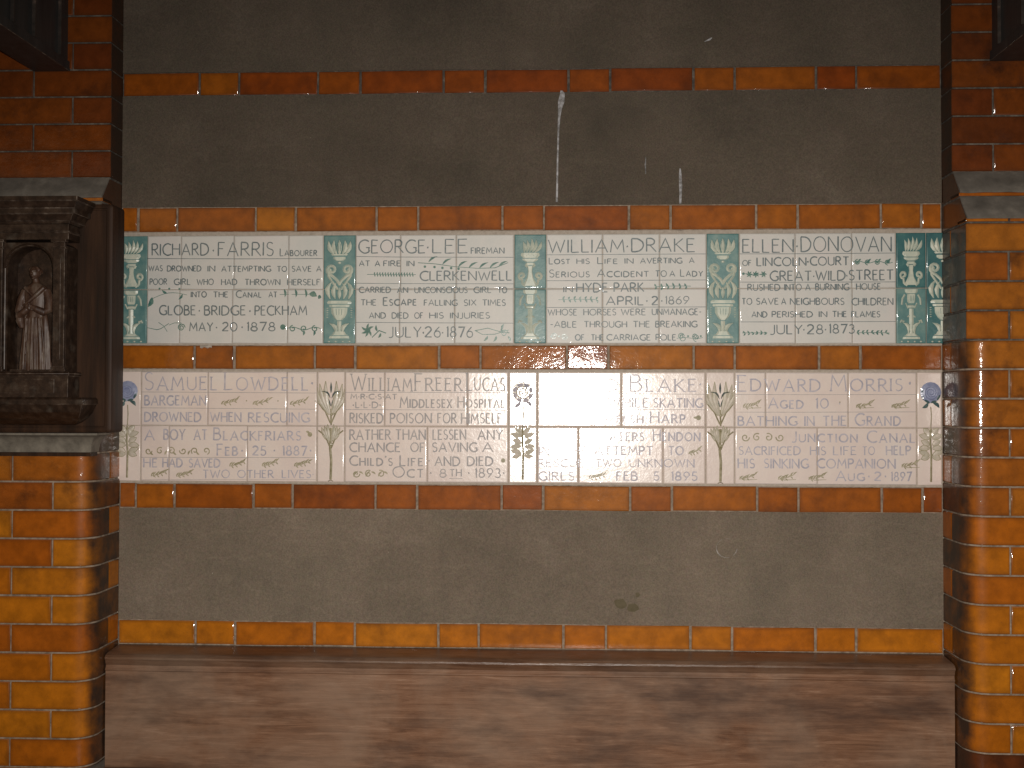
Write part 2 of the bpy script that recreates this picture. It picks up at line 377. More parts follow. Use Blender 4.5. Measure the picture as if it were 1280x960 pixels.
WORLD = {}
def put(name, me, parent=None, loc=(0, 0, 0)):
    o = bpy.data.objects.new(name, me)
    C.objects.link(o)
    o.location = loc
    if parent is not None:
        o.parent = parent
        o.location = Vector(loc) - WORLD[parent]
    WORLD[o] = Vector(loc)
    return o

def thing(name, label, cat, loc=(0, 0, 0), group=None):
    o = bpy.data.objects.new(name, None)
    C.objects.link(o); o.location = loc; WORLD[o] = Vector(loc)
    o.empty_display_size = 0.1
    o['label'] = label; o['category'] = cat
    if group: o['group'] = group
    return o

# chamfered glazed brick, centred, mesh data shared between equal sizes
cache = {}
def brick_mesh(w, d, h, mat, ch=0.0022):
    k = (round(w, 3), round(d, 3), round(h, 3), mat.name)
    if k in cache: return cache[k]
    b = MB()
    rings = []
    for yy, c in ((-d/2, ch), (-d/2+ch*0.7, 0.0), (d/2, 0.0)):
        x, z = w/2-c, h/2-c
        rings.append([(-x, yy, -z), (x, yy, -z), (x, yy, z), (-x, yy, z)])
    b.grid(rings, closed=True)
    b.poly(rings[0]); b.poly(rings[-1])
    cache[k] = b.mesh('brick', mat, smooth=50)
    return cache[k]

def quoin_mesh(w, d, h, side, rad, mat, ch=0.0022):
    """corner brick; local origin at its outer corner (bottom), front = -y, the opening on the -x*side face"""
    k = ('q', round(w, 3), round(d, 3), round(h, 3), side, round(rad, 3), mat.name)
    if k in cache: return cache[k]
    def prof(c):
        pts = [(w, 0), (w, -d+c)]
        r = max(rad-c, 0.0)
        if rad > 0.005:
            for i in range(9):
                a = math.pi/2*i/8
                pts.append((rad-r*math.sin(a), -d+rad-r*math.cos(a)))
        else:
            pts += [(c+0.0015, -d+c), (c, -d+c+0.0015)]
        pts.append((c, 0))
        return [(side*x, y) for x, y in pts]
    b = MB()
    rings = [[(x, y, z) for x, y in prof(c)] for z, c in ((0, ch), (ch, 0), (h-ch, 0), (h, ch))]
    b.grid(rings, closed=True)
    b.poly(rings[0]); b.poly(rings[-1])
    me = b.mesh('corner_brick', mat, smooth=40)
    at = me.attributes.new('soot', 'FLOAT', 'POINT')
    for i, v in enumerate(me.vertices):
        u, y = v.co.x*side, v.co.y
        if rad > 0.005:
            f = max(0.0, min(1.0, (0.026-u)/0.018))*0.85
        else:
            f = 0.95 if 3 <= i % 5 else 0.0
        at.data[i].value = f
    cache[k] = me
    return cache[k]

def jig(o, a=0.35):
    r = math.radians(a)
    o.rotation_euler = (random.uniform(-r, r), 0, random.uniform(-r, r))

def survey(px, py, d=0.0):
    """a point measured on the photograph -> its place on the plane d metres in front of the wall"""
    v = FW + RT*(px-640)/1350 + UP*(480-py)/1350
    t = (D-d)/v.y
    return v.x*t, v.z*t + EYE

# ------------------------------------------------------------------ ground, roof
g = MB(); g.box(-60, 60, -60, 60, -0.2, 0.0)
o = put('ground', g.mesh('ground', M['ground'])); o['kind'] = 'structure'; o['label'] = 'stone paving in front of the memorial wall'

XL, XR = -1.236, 1.048
ZT = 3.0
# ------------------------------------------------------------------ memorial wall with its brick bands
wall = thing('memorial_wall', 'grey cement rendered back wall with five bands of orange glazed brick', 'wall', (0, 0, 0))
B = [(2.3666, 2.4322), (1.9806, 2.0499), (1.5935, 1.6605), (1.2026, 1.2724), (0.8215, 0.8884)]
core = MB(); core.box(XL-0.3, XR+0.3, 0.03, 0.25, 0, ZT)
put('masonry_core', core.mesh('masonry_core', M['mortar']), wall)
def panel(z0, z1, mat='plaster'):
    b = MB()
    nx, nz = 60, max(2, int((z1-z0)/0.04))
    rows = []
    for i in range(nz+1):
        z = z0 + (z1-z0)*i/nz
        row = []
        for j in range(nx+1):
            x = XL + (XR-XL)*j/nx
            zz = z
            if i in (0, nz): zz += 0.0012*mnoise.noise(Vector((x*9, z*3, 1)))
            row.append((x, -0.0015 + 0.002*mnoise.noise(Vector((x*2.3, z*2.3, 0))), zz))
        rows.append(row)
    b.grid(rows)
    for r in (rows[0], rows[-1]):
        b.grid([r, [(p[0], 0.03, p[2]) for p in r]])
    put('rendered_panel', b.mesh('rendered_panel', M[mat], smooth=60, fix=False), wall)
panel(0.02, B[4][0]-0.002); panel(B[4][1]+0.001, B[3][0]-0.001)
panel(B[1][1]+0.001, B[0][0]-0.001, 'plaster_dimmed'); panel(B[0][1]+0.001, ZT, 'plaster_dimmed')

JX = [
 (112, [249.7, 299, 397.8, 450.8, 554.8, 606.6, 710.8, 763, 866.6, 918.5, 1020, 1070]),
 (273, [173, 221.9, 319.8, 369.8, 471, 522.9, 628, 680, 786, 838, 945, 997, 1100.8, 1151.5]),
 (448, [243.2, 292.9, 393.8, 444.3, 548.9, 600.7, 708.7, 760.5, 867, 918.5, 1023.6, 1075.4]),
 (622, [170, 218, 317, 366, 469.5, 521.3, 627, 679, 787.5, 840, 946.4, 998, 1102, 1153]),
 (798, [244.6, 293.8, 393.3, 443.7, 547.9, 598.4, 704, 757.5, 863, 915, 1019, 1070])]
for (z0, z1), (py, js) in zip(B, JX):
    b = MB(); b.box(XL, XR, 0.001, 0.029, z0-0.004, z1+0.004)
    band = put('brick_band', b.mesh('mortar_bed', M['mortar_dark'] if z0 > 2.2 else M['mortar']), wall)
    xs = [XL-0.02] + [survey(j, py)[0] for j in js] + [XR+0.02]
    for i in range(len(xs)-1):
        x0, x1 = xs[i]+0.0028+random.uniform(0, 0.0012), xs[i+1]-0.0028-random.uniform(0, 0.0012)
        if i == 0: x0 = XL+0.003
        if i == len(xs)-2: x1 = XR-0.003
        w = round(x1-x0, 3)
        dz = random.uniform(-0.0013, 0.0013)
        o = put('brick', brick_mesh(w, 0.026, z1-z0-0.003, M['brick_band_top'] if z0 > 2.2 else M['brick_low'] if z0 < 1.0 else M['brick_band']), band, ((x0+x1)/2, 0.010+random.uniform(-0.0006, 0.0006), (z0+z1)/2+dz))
        jig(o, 0.45); o.rotation_euler.y = math.radians(random.uniform(-0.3, 0.3))

# paint drips and stains on the render
def blob_strip(name, pts, mat, parent, y=-0.0052):
    b = MB(); L, R = [], []
    for px, py, w in pts:
        x, z = survey(px, py)
        w = w/450*0.5
        L.append((x-w, y, z)); R.append((x+w, y, z))
    Mi = [((a[0]+c[0])/2, y-0.0012, a[2]) for a, c in zip(L, R)]
    b.grid([L, Mi, R])
    put(name, b.mesh(name, mat, smooth=70, fix=False), parent)
blob_strip('white_drip', [(702, 114, 3), (703, 118, 6), (701.5, 128, 8), (700, 136, 5), (699, 146, 3), (698, 164, 2.2), (697, 200, 2), (696.5, 230, 2.2), (696, 253, 2.6)], M['drip'], wall)
blob_strip('white_drip', [(850, 211, 1.5), (850, 218, 3), (850.5, 232, 4), (850.5, 244, 3), (850, 255, 2.5)], M['drip'], wall)
blob_strip('white_drip', [(807, 197, 1), (806.5, 206, 1.6), (807, 218, 1)], M['drip'], wall)
blob_strip('pale_scrape', [(880, 53, 1), (885, 51, 5), (889, 48, 2)], M['drip'], wall)
blob_strip('pale_scrape', [(719, 127.5, 0)], M['drip'], wall) if False else None
def blob(px, py, rx, ry, mat, name):
    b = MB(); x, z = survey(px, py); n = 14; pts = []
    for i in range(n):
        a = 2*math.pi*i/n; r = random.uniform(0.75, 1.2)
        pts.append((x+rx/450*math.cos(a)*r, -0.0053, z+ry/450*math.sin(a)*r))
    c = (x, -0.0056, z)
    for i in range(n): b.poly([pts[i], pts[(i+1) % n], c])
    put(name, b.mesh(name, mat, fix=False), wall)
blob(776, 754, 8, 6, M['stain'], 'olive_stain'); blob(791, 759, 9, 5, M['stain'], 'olive_stain'); blob(797, 743, 3, 3, M['stain'], 'olive_stain')
b = MB()
ringp = []
for i in range(13):
    a = math.radians(70 + 285*i/12)
    x, z = survey(908+13*math.cos(a), 685-12*math.sin(a)); ringp.append((x, z))
for i in range(12):
    (x0, z0), (x1, z1) = ringp[i], ringp[i+1]
    w = random.choice((0.0005, 0.001, 0.0014))
    b.poly([(x0-w, -0.0053, z0), (x0+w, -0.0053, z0+w), (x1+w, -0.0053, z1+w), (x1-w, -0.0053, z1)])
put('pale_scratch', b.mesh('pale_scratch', M['scratch'], fix=False), wall)
# loose lumps of mortar squeezed over the tile edges
for px, py, w in ((258, 433.5, 15), (632, 431, 10), (850, 290, 9)):
    b = MB(); x, z = survey(px, py); w /= 450
    rows = []
    for i in range(5):
        t = i/4
        rows.append([(x-w/2+w*j/6, -0.004-0.004*math.sin(math.pi*t)*math.sin(math.pi*(j+0.3)/6.6), z+0.005-0.010*t*(0.8+0.2*math.sin(j*2.1))) for j in range(7)])
    b.grid(rows)
    put('mortar_lump', b.mesh('mortar_lump', M['grout'], smooth=70, fix=False), wall)

# grout beds under the two rows of tablets
ROW = {1: dict(z1=1.9700, z0=1.6650), 2: dict(z1=1.5872, z0=1.2775)}
for r, (za, zb) in ((1, (1.6610, 1.9800)), (2, (1.2726, 1.5930))):
    b = MB(); b.box(XL, XR, 0.0006, 0.029, za, zb)
    put('grout_bed', b.mesh('grout_bed', M['grout']), wall)

# ------------------------------------------------------------------ tablets
def interp(pts, x):
    if x <= pts[0][0]: return pts[0][1]
    for (a, ya), (c, yc) in zip(pts, pts[1:]):
        if x <= c: return ya + (yc-ya)*(x-a)/(c-a)
    return pts[-1][1]
EDGE = {1: ([(160, 297.5), (190, 297), (300, 294.4), (500, 291.2), (700, 290.8), (860, 291.8), (1000, 291.8), (1110, 292.4), (1175, 293)],
            [(160, 431.2), (400, 430.2), (700, 429.6), (1000, 430), (1170, 431.2)]),
        2: ([(145, 466.5), (400, 465), (700, 465), (1000, 465.3), (1175, 466.5)],
            [(145, 600.8), (220, 601.8), (400, 603), (600, 604.4), (780, 605.6), (1000, 606), (1175, 606.6)])}
class Row:
    def __init__(s, r): s.r = r; s.tiles = []; s.z0 = ROW[r]['z0']; s.z1 = ROW[r]['z1']
    def at(s, px, py):
        yt, yb = interp(EDGE[s.r][0], px), interp(EDGE[s.r][1], px)
        v = (py-yt)/(yb-yt)
        return survey(px, (yt+yb)/2)[0], s.z1 - v*(s.z1-s.z0)
    def y(s, x, z):
        for (x0, x1, z0, z1, yy, tx, tz) in s.tiles:
            if x0 <= x <= x1 and z0 <= z <= z1:
                return yy + tx*(x-(x0+x1)/2) + tz*(z-(z0+z1)/2)
        # over a joint: level with the prouder of the tiles beside it
        near = [yy + tx*(x-(x0+x1)/2) + tz*(z-(z0+z1)/2) for (x0, x1, z0, z1, yy, tx, tz) in s.tiles if x0-0.004 <= x <= x1+0.004 and z0-0.004 <= z <= z1+0.004]
        return min(near) if near else -0.004
    def tile(s, parent, x0, x1, z0, z1, mat, gap=0.0009, tx=None, tz=None):
        x0 += gap; x1 -= gap; z0 += gap; z1 -= gap
        tx = random.uniform(-0.006, 0.006) if tx is None else tx
        tz = random.uniform(-0.006, 0.006) if tz is None else tz
        yy = -0.0035 + random.uniform(-0.0004, 0.0004)
        s.tiles.append((x0, x1, z0, z1, yy, tx, tz))
        cx, cz = (x0+x1)/2, (z0+z1)/2
        b = MB(); c = 0.0016; rings = []
        for back, cc, dy in ((0, c*2.2, 0.0), (0, c*0.6, 0.0004), (0, 0, 0.0014), (1, 0, 0)):
            ring = []
            for sx, sz in ((-1, -1), (1, -1), (1, 1), (-1, 1)):
                X = sx*((x1-x0)/2-cc); Z = sz*((z1-z0)/2-cc)
                ring.append((X, 0.004 if back else yy+tx*X+tz*Z+dy, Z))
            rings.append(ring)
        b.grid(rings, closed=True); b.poly(rings[0])
        return put('tile', b.mesh('tile', mat, smooth=60), parent, (cx, 0, cz))

# ---- a hand-drawn stroke alphabet (unit height) --------------------------------
def arc(cx, cy, rx, ry, a0, a1, n=8):
    return [(cx+rx*math.cos(math.radians(a0+(a1-a0)*i/n)), cy+ry*math.sin(math.radians(a0+(a1-a0)*i/n))) for i in range(n+1)]
G = {
 'A': (0.74, [[(0, 0), (0.37, 1), (0.74, 0)], [(0.13, 0.33), (0.61, 0.33)]]),
 'B': (0.52, [[(0, 0), (0, 1)], [(0, 1), (0.24, 1)]+arc(0.24, 0.77, 0.2, 0.23, 90, -90)[1:]+[(0, 0.54)], [(0, 0.54), (0.26, 0.54)]+arc(0.26, 0.27, 0.26, 0.27, 90, -90)[1:]+[(0, 0)]]),
 'C': (0.68, [arc(0.46, 0.5, 0.46, 0.5, 52, 308, 14)]),
 'D': (0.70, [[(0, 0), (0, 1)], [(0, 1), (0.2, 1)]+arc(0.2, 0.5, 0.5, 0.5, 90, -90, 12)[1:]+[(0, 0)]]),
 'E': (0.46, [[(0, 0), (0, 1)], [(0, 1), (0.44, 0.99)], [(0, 0.56), (0.36, 0.56)], [(0, 0), (0.46, 0.01)]]),
 'F': (0.44, [[(0, 0), (0, 1)], [(0, 1), (0.44, 0.99)], [(0, 0.54), (0.34, 0.54)]]),
 'G': (0.74, [arc(0.46, 0.5, 0.46, 0.5, 52, 320, 14)+[(0.74, 0.12), (0.74, 0.42)], [(0.54, 0.42), (0.8, 0.42)]]),
 'H': (0.64, [[(0, 0), (0, 1)], [(0.64, 0), (0.64, 1)], [(0, 0.54), (0.64, 0.54)]]),
 'I': (0.02, [[(0, 0), (0, 1)]]),
 'J': (0.32, [[(0.3, 1), (0.3, 0.2)]+arc(0.1, 0.16, 0.2, 0.2, 0, -130, 5)]),
 'K': (0.56, [[(0, 0), (0, 1)], [(0.5, 1), (0, 0.46)], [(0.1, 0.56), (0.58, 0)]]),
 'L': (0.44, [[(0, 1), (0, 0)], [(0, 0), (0.44, 0.01)]]),
 'M': (0.84, [[(0, 0), (0.1, 1), (0.42, 0.28), (0.74, 1), (0.84, 0)]]),
 'N': (0.68, [[(0, 0), (0, 1)], [(0, 1), (0.68, 0)], [(0.68, 0), (0.68, 1)]]),
 'O': (0.86, [arc(0.43, 0.5, 0.43, 0.5, 90, 450, 18)]),
 'P': (0.48, [[(0, 0), (0, 1)], [(0, 1), (0.24, 1)]+arc(0.24, 0.74, 0.24, 0.26, 90, -90)[1:]+[(0, 0.48)]]),
 'Q': (0.86, [arc(0.43, 0.5, 0.43, 0.5, 90, 450, 18), [(0.5, 0.2), (0.9, -0.12)]]),
 'R': (0.56, [[(0, 0), (0, 1)], [(0, 1), (0.24, 1)]+arc(0.24, 0.75, 0.24, 0.25, 90, -90)[1:]+[(0, 0.5)], [(0.2, 0.5), (0.58, 0)]]),
 'S': (0.46, [arc(0.24, 0.76, 0.21, 0.24, 35, 250, 9)+arc(0.23, 0.26, 0.23, 0.26, 70, -145, 9)[1:]]),
 'T': (0.62, [[(0.31, 0), (0.31, 1)], [(0, 0.99), (0.62, 1)]]),
 'U': (0.62, [[(0, 1), (0, 0.3)]+arc(0.31, 0.3, 0.31, 0.3, 180, 360, 8)[1:]+[(0.62, 1)]]),
 'V': (0.70, [[(0, 1), (0.35, 0), (0.7, 1)]]),
 'W': (1.04, [[(0, 1), (0.27, 0), (0.52, 0.86), (0.77, 0), (1.04, 1)]]),
 'X': (0.6, [[(0, 0), (0.58, 1)], [(0.02, 1), (0.6, 0)]]),
 'Y': (0.62, [[(0, 1), (0.31, 0.5), (0.62, 1)], [(0.31, 0.5), (0.31, 0)]]),
 'Z': (0.56, [[(0, 1), (0.56, 1), (0, 0), (0.58, 0)]]),
 '0': (0.60, [arc(0.3, 0.5, 0.3, 0.5, 90, 450, 16)]),
 '1': (0.05, [[(0.04, 0), (0.04, 1), (-0.05, 0.86)]]),
 '2': (0.54, [arc(0.26, 0.74, 0.24, 0.26, 165, -35, 8)+[(0.0, 0.02)], [(0, 0.02), (0.54, 0.02)]]),
 '3': (0.48, [arc(0.22, 0.75, 0.2, 0.25, 150, -80, 8), arc(0.22, 0.27, 0.25, 0.27, 82, -150, 8)]),
 '5': (0.48, [[(0.46, 0.99), (0.1, 1), (0.04, 0.56)]+arc(0.22, 0.3, 0.25, 0.3, 110, -150, 9)]),
 '6': (0.52, [[(0.42, 1), (0.12, 0.62)]+arc(0.26, 0.3, 0.25, 0.3, 150, 510, 14)]),
 '7': (0.52, [[(0, 0.98), (0.52, 1), (0.18, 0)]]),
 '8': (0.50, [arc(0.25, 0.75, 0.19, 0.25, 270, 630, 12), arc(0.25, 0.26, 0.25, 0.26, 90, 450, 12)]),
 '9': (0.52, [arc(0.27, 0.7, 0.25, 0.3, -30, 330, 14)+[(0.1, 0.0)]]),
 "'": (0.06, [[(0.05, 1.02), (0.02, 0.82)]]),
 '-': (0.3, [[(0, 0.45), (0.3, 0.47)]]),
 '·': (0.1, [arc(0.05, 0.45, 0.03, 0.03, 0, 360, 5)]),
}
class Ink:
    """flat ribbons of glaze that lie on the tiles"""
    def __init__(s, row): s.row = row; s.b = MB(); s.k = 0
    def lift(s, x, z): return s.row.y(x, z) - 0.00045 - (s.k % 7)*0.00004
    def stroke(s, pts, w, w1=None, closed=False, taper=False):
        s.k += 1
        n = len(pts)
        if n < 2: return
        L, R = [], []
        for i, (x, z) in enumerate(pts):
            a = pts[max(i-1, 0)]; c = pts[min(i+1, n-1)]
            if closed and i in (0, n-1): a, c = pts[-2], pts[1]
            def nrm(p, q):
                dx, dz = q[0]-p[0], q[1]-p[1]; l = math.hypot(dx, dz) or 1e-9
                return -dz/l, dx/l
            n0 = nrm(a, (x, z)) if (a != (x, z)) else nrm((x, z), c)
            n1 = nrm((x, z), c) if (c != (x, z)) else n0
            mx, mz = n0[0]+n1[0], n0[1]+n1[1]; l = math.hypot(mx, mz) or 1e-9
            mx, mz = mx/l, mz/l
            k = min(1.6, 1/max(0.3, mx*n0[0]+mz*n0[1]))
            t = i/(n-1)
            ww = w if w1 is None else w + (w1-w)*t
            if taper: ww *= 0.35 + 0.65*math.sin(math.pi*(0.15+0.7*t))
            ww *= 0.5*k*random.uniform(0.88, 1.12)
            L.append((x+mx*ww, s.lift(x, z), z+mz*ww)); R.append((x-mx*ww, s.lift(x, z), z-mz*ww))
        s.b.grid([L, R])
    def leaf(s, x, z, a, ln, wd):
        s.k += 1; ln *= 1.55; wd *= 1.7
        pts = []
        for t, w in ((0, 0.1), (0.2, 0.75), (0.45, 1), (0.72, 0.65), (1, 0)):
            pts.append((t, w))
        ca, sa = math.cos(a), math.sin(a)
        def q(t, w): 
            u = t*ln; v = w*wd/2 + 0.12*ln*math.sin(math.pi*t)
            X, Z = x+u*ca-v*sa, z+u*sa+v*ca
            return (X, s.lift(X, Z), Z)
        s.b.grid([[q(t, w) for t, w in pts], [q(t, -w) for t, w in pts]])
    def disc(s, x, z, r, n=12):
        s.k += 1; r *= 1.4
        s.b.poly([(x+r*math.cos(2*math.pi*i/n), s.lift(x, z), z+r*math.sin(2*math.pi*i/n)) for i in range(n)])
    def done(s, name, mat, parent):
        if name == 'painted_ornament' and s.b.f:
            # every ornament of the tablet becomes a part of its own
            box = [[min(s.b.v[i][a] for i in f) for a in (0, 2)]+[max(s.b.v[i][a] for i in f) for a in (0, 2)] for f in s.b.f]
            lab = list(range(len(box))); g_ = 0.0055
            def root(i):
                while lab[i] != i: lab[i] = lab[lab[i]]; i = lab[i]
                return i
            for i in range(len(box)):
                for j in range(i):
                    A, B_ = box[i], box[j]
                    if A[0]-g_ < B_[2] and B_[0]-g_ < A[2] and A[1]-g_*0.5 < B_[3] and B_[1]-g_*0.5 < A[3]: lab[root(i)] = root(j)
            groups = {}
            for i in range(len(box)): groups.setdefault(root(i), []).append(i)
            full, fs = s.b, s.b.f
            for idx in groups.values():
                s.b = MB()
                for i in idx: s.b.poly([full.v[k] for k in fs[i]])
                s.done('ornament', mat, parent)
            s.b = full
            return
        if s.b.f: 
            o = put(name, s.b.mesh(name, mat, fix=False), parent)
            me = o.data
            # all faces look out of the wall
            bm = bmesh.new(); bm.from_mesh(me)
            for f in bm.faces:
                f.normal_update()
                if f.normal.y > 0: f.normal_flip()
            bm.to_mesh(me); bm.free()

def word(ink, txt, x0, x1, zt, zb, w, serif=False, slope=0.0):
    """capitals are tall; lower-case letters in txt are small capitals; fitted between x0 and x1"""
    h = zt-zb
    sc = 0.74
    items = []; adv = 0
    for ch in txt:
        k = sc if ch.islower() else 1.0
        gw, st = G[ch.upper()]
        items.append((ch, k, gw*k, st, adv)); adv += gw*k + (0.20 if not serif else 0.24)
    adv -= 0.20 if not serif else 0.24
    if serif and len(txt) > 1: x0 += 0.0015; x1 -= 0.0025
    fx = (x1-x0)/max(adv, 0.05)
    if len(txt) == 1 and txt in '·1I': fx = h
    for ch, k, gw, st, a in items:
        jz = random.uniform(-0.015, 0.015)*h
        for s_ in st:
            wob = 0.012*h
            pts = [(x0+(a+px*k)*fx+random.uniform(-wob, wob), zb+py*k*h+jz+random.uniform(-wob, wob)) for px, py in s_]
            # long straight runs get mid points so the ribbon follows the tiles
            q = [pts[0]]
            for p in pts[1:]:
                c0 = q[-1]; nn = max(1, int(math.hypot(p[0]-c0[0], p[1]-c0[1])/0.006))
                for kk in range(1, nn+1): q.append((c0[0]+(p[0]-c0[0])*kk/nn, c0[1]+(p[1]-c0[1])*kk/nn))
            vert = abs(pts[-1][0]-pts[0][0]) < 0.35*abs(pts[-1][1]-pts[0][1])
            ww = w*(1.12 if vert else 0.85)
            ink.stroke(q, ww)
            if serif and ch not in '·-\'':
                for (px, py), (X, Z) in ((s_[0], pts[0]), (s_[-1], pts[-1])):
                    if py in (0, 1) and len(s_) <= 5 and (vert or ch.upper() in 'AVWXYMKR'):
                        e = 0.085*h
                        ink.stroke([(X-e, Z), (X+e, Z)], w*0.65)

def text_rows(row, ink, crop, lines, w_big, w_small, serif):
    cx, cy, k = crop
    for ln in lines:
        txt, a, c, t, bt = ln[:5]
        xa, zt = row.at(cx+a/k, cy+t/k); xb, zb = row.at(cx+c/k, cy+bt/k)
        zt2 = row.at(cx+a/k, cy+t/k)[1]; zb2 = row.at(cx+a/k, cy+bt/k)[1]
        zm = (zt+row.at(cx+c/k, cy+t/k)[1])/2; zn = (zb2+zb)/2
        w = w_big if (bt-t)/k > 10 else w_small
        word(ink, txt, xa, xb, zm, zn, w, serif)

def spray(ink, x0, z0, x1, z1, n, ln, wd, curve=0.0, both=True, ang=0.8):
    pts = []
    for i in range(9):
        t = i/8
        pts.append((x0+(x1-x0)*t, z0+(z1-z0)*t+curve*math.sin(math.pi*t)))
    ink.stroke(pts, 0.0016)
    base = math.atan2(z1-z0, x1-x0)
    for i in range(n):
        t = 0.12+0.86*i/max(n-1, 1)
        x, z = x0+(x1-x0)*t, z0+(z1-z0)*t+curve*math.sin(math.pi*t)
        sgn = (1, -1) if both else ((1,) if i % 2 == 0 else (-1,))
        for s_ in sgn: ink.leaf(x, z, base+s_*ang*random.uniform(0.85, 1.15), ln*random.uniform(0.8, 1.1), wd)
def curl(ink, x, z, r, sgn=1, w=0.0018, turns=1.4, start=0):
    pts = []; r *= 1.8; w *= 1.35
    for i in range(15):
        t = i/14; a = start+sgn*turns*2*math.pi*t; rr = r*(1-0.8*t)
        pts.append((x+rr*math.cos(a), z+rr*math.sin(a)))
    ink.stroke(pts, w)
def wiggle(ink, x0, z0, x1, z1, n, amp, w=0.0018):
    """running scroll: waving stem with curls"""
    pts = []
    for i in range(n*6+1):
        t = i/(n*6)
        pts.append((x0+(x1-x0)*t, z0+(z1-z0)*t+amp*math.sin(t*n*math.pi)))
    ink.stroke(pts, w)
    for i in range(n):
        t = (i+0.5)/n; s_ = 1 if i % 2 == 0 else -1
        curl(ink, x0+(x1-x0)*t, z0+(z1-z0)*t-s_*amp*0.1, abs(x1-x0)/n*0.17, s_, w, 1.2, math.pi/2*s_)

def sprig(ink, x, z, L, n=4):
    """slanting tuft of brushed leaves"""
    L *= 1.95
    ink.stroke([(x, z-0.004), (x+L*0.45, z), (x+L, z+0.007)], 0.0022, taper=True)
    for i in range(n+3):
        t = i/(n+2)
        px, pz = x+L*t, z-0.004+0.011*t*t
        ink.leaf(px, pz, math.radians(42+random.uniform(-14, 14)), 0.0105, 0.0024)
        if i % 2: ink.leaf(px, pz, math.radians(-40+random.uniform(-14, 14)), 0.006, 0.0022)

R1, R2 = Row(1), Row(2)
ZM1 = 1.9700-(360.5-291.0)/(430-291.0)*(0.305)      # middle joint, upper row
ZM2 = 1.5872-(534.2-465.2)/(605-465.2)*0.3097
def tablet(row, label, cat, crop, left, right, jtop, jbot, mat, group, tilts=None):
    cx, cy, k = crop
    X = lambda v: row.at(cx+v/k, cy+350/k)[0]
    zm = ZM1 if row is R1 else ZM2
    t = thing('memorial_tablet', label, cat, ((X(left)+X(right))/2, 0, row.z0), group)
    n = 0
    for js, za, zb in ((jtop, zm, row.z1), (jbot, row.z0, zm)):
        xs = [X(left)] + [X(j) for j in js] + [X(right)]
        for a, c in zip(xs, xs[1:]):
            tl = (tilts or {}).get(n, (None, None)); n += 1
            row.tile(t, a, c, za, zb, mat, gap=0.0008 if row is R1 else 0.0011, tx=tl[0], tz=tl[1])
    return t
def rules(row, ink, crop, left, right, ys, w=0.0016):
    cx, cy, k = crop
    for ya, yb in ys:
        pts = []
        for i in range(25):
            t = i/24
            pts.append(row.at(cx+(left+(right-left)*t)/k, cy+(ya+(yb-ya)*t)/k))
        ink.stroke(pts, w)
def pt(row, crop, x, y): return row.at(crop[0]+x/crop[2], crop[1]+y/crop[2])

gU = 'green bordered memorial tablets of the upper row'
gL = 'pinkish white memorial tablets of the lower row'
SB, SS = 0.0035, 0.0028
# --- A
cA = (140, 280, 4.5714)
tA = tablet(R1, 'cream tablet with blue-grey lettering dated May 20 1878, beside the dark wooden plaque', 'memorial tablet', cA, 203, 1208, [395, 697, 1010], [388, 690, 1005], M['tile_cream'], gU)
ink = Ink(R1)
text_rows(R1, ink, cA, [('RICHARD', 230, 552, 120, 186), ('·', 577, 585, 120, 186), ('FARRIS', 608, 922, 106, 184), ('Labourer', 962, 1172, 138, 180),
 ('WAS', 212, 290, 247, 278), ('DROWNED', 318, 510, 246, 277), ('IN', 550, 590, 244, 276), ('ATTEMPTING', 628, 908, 243, 274), ('TO', 946, 1000, 242, 272), ('SAVE', 1030, 1140, 240, 271), ('A', 1170, 1197, 240, 270),
 ('POOR', 220, 316, 322, 355), ('GIRL', 358, 450, 321, 354), ('WHO', 488, 582, 320, 353), ('HAD', 628, 715, 319, 352), ('THROWN', 762, 962, 317, 350), ('HERSELF', 1005, 1190, 316, 349),
 ('INTO', 455, 542, 393, 424), ('THE', 582, 665, 392, 423), ('Canal', 712, 855, 383, 423), ('AT', 898, 945, 390, 421),
 ('GLOBE', 275, 480, 473, 526), ('·', 500, 508, 473, 526), ('BRIDGE', 532, 765, 472, 525), ('·', 790, 798, 472, 525), ('PECKHAM', 820, 1115, 470, 523),
 ('MAY', 448, 580, 569, 618), ('·', 600, 608, 569, 618), ('20', 635, 718, 567, 616), ('·', 745, 752, 567, 616), ('1878', 780, 935, 566, 615)], SB, SS, False)
rules(R1, ink, cA, 205, 1205, [(208, 195)], 0.0018)
ink.done('lettering', M['ink_upper'], tA)
orn = Ink(R1)
x0, z0 = pt(R1, cA, 430, 412); x1, z1 = pt(R1, cA, 225, 440)
spray(orn, x0, z0, x1, z1, 3, 0.012, 0.004, 0.012, False); orn.leaf(x1+0.004, z1+0.006, math.radians(-115), 0.020, 0.008)
for q in (275, 330, 388): orn.disc(*pt(R1, cA, q, 378), 0.0022)
x0, z0 = pt(R1, cA, 960, 404); x1, z1 = pt(R1, cA, 1145, 402)
orn.stroke([(x0, z0), (x1, z1)], 0.0014)
for q in (985, 1048, 1105): orn.leaf(*pt(R1, cA, q, 372), math.radians(-85), 0.016, 0.004)
orn.leaf(*pt(R1, cA, 1130, 398), math.radians(-20), 0.015, 0.010); orn.leaf(*pt(R1, cA, 1190, 405), math.radians(-110), 0.008, 0.006)
x0, z0 = pt(R1, cA, 205, 600); x1, z1 = pt(R1, cA, 330, 575)
orn.stroke([(x0, z0), ((x0+x1)/2-0.003, z0-0.006), ((x0+x1)/2+0.008, z0-0.003), (x1, z1)], 0.0018); orn.stroke([pt(R1, cA, 270, 570), pt(R1, cA, 300, 590), pt(R1, cA, 320, 622)], 0.0016)
orn.stroke([pt(R1, cA, 330, 585), pt(R1, cA, 360, 572), pt(R1, cA, 400, 572)], 0.0016); curl(orn, *pt(R1, cA, 400, 598), 0.0062, 1, 0.002, 1.8)
orn.disc(*pt(R1, cA, 980, 592), 0.0056)
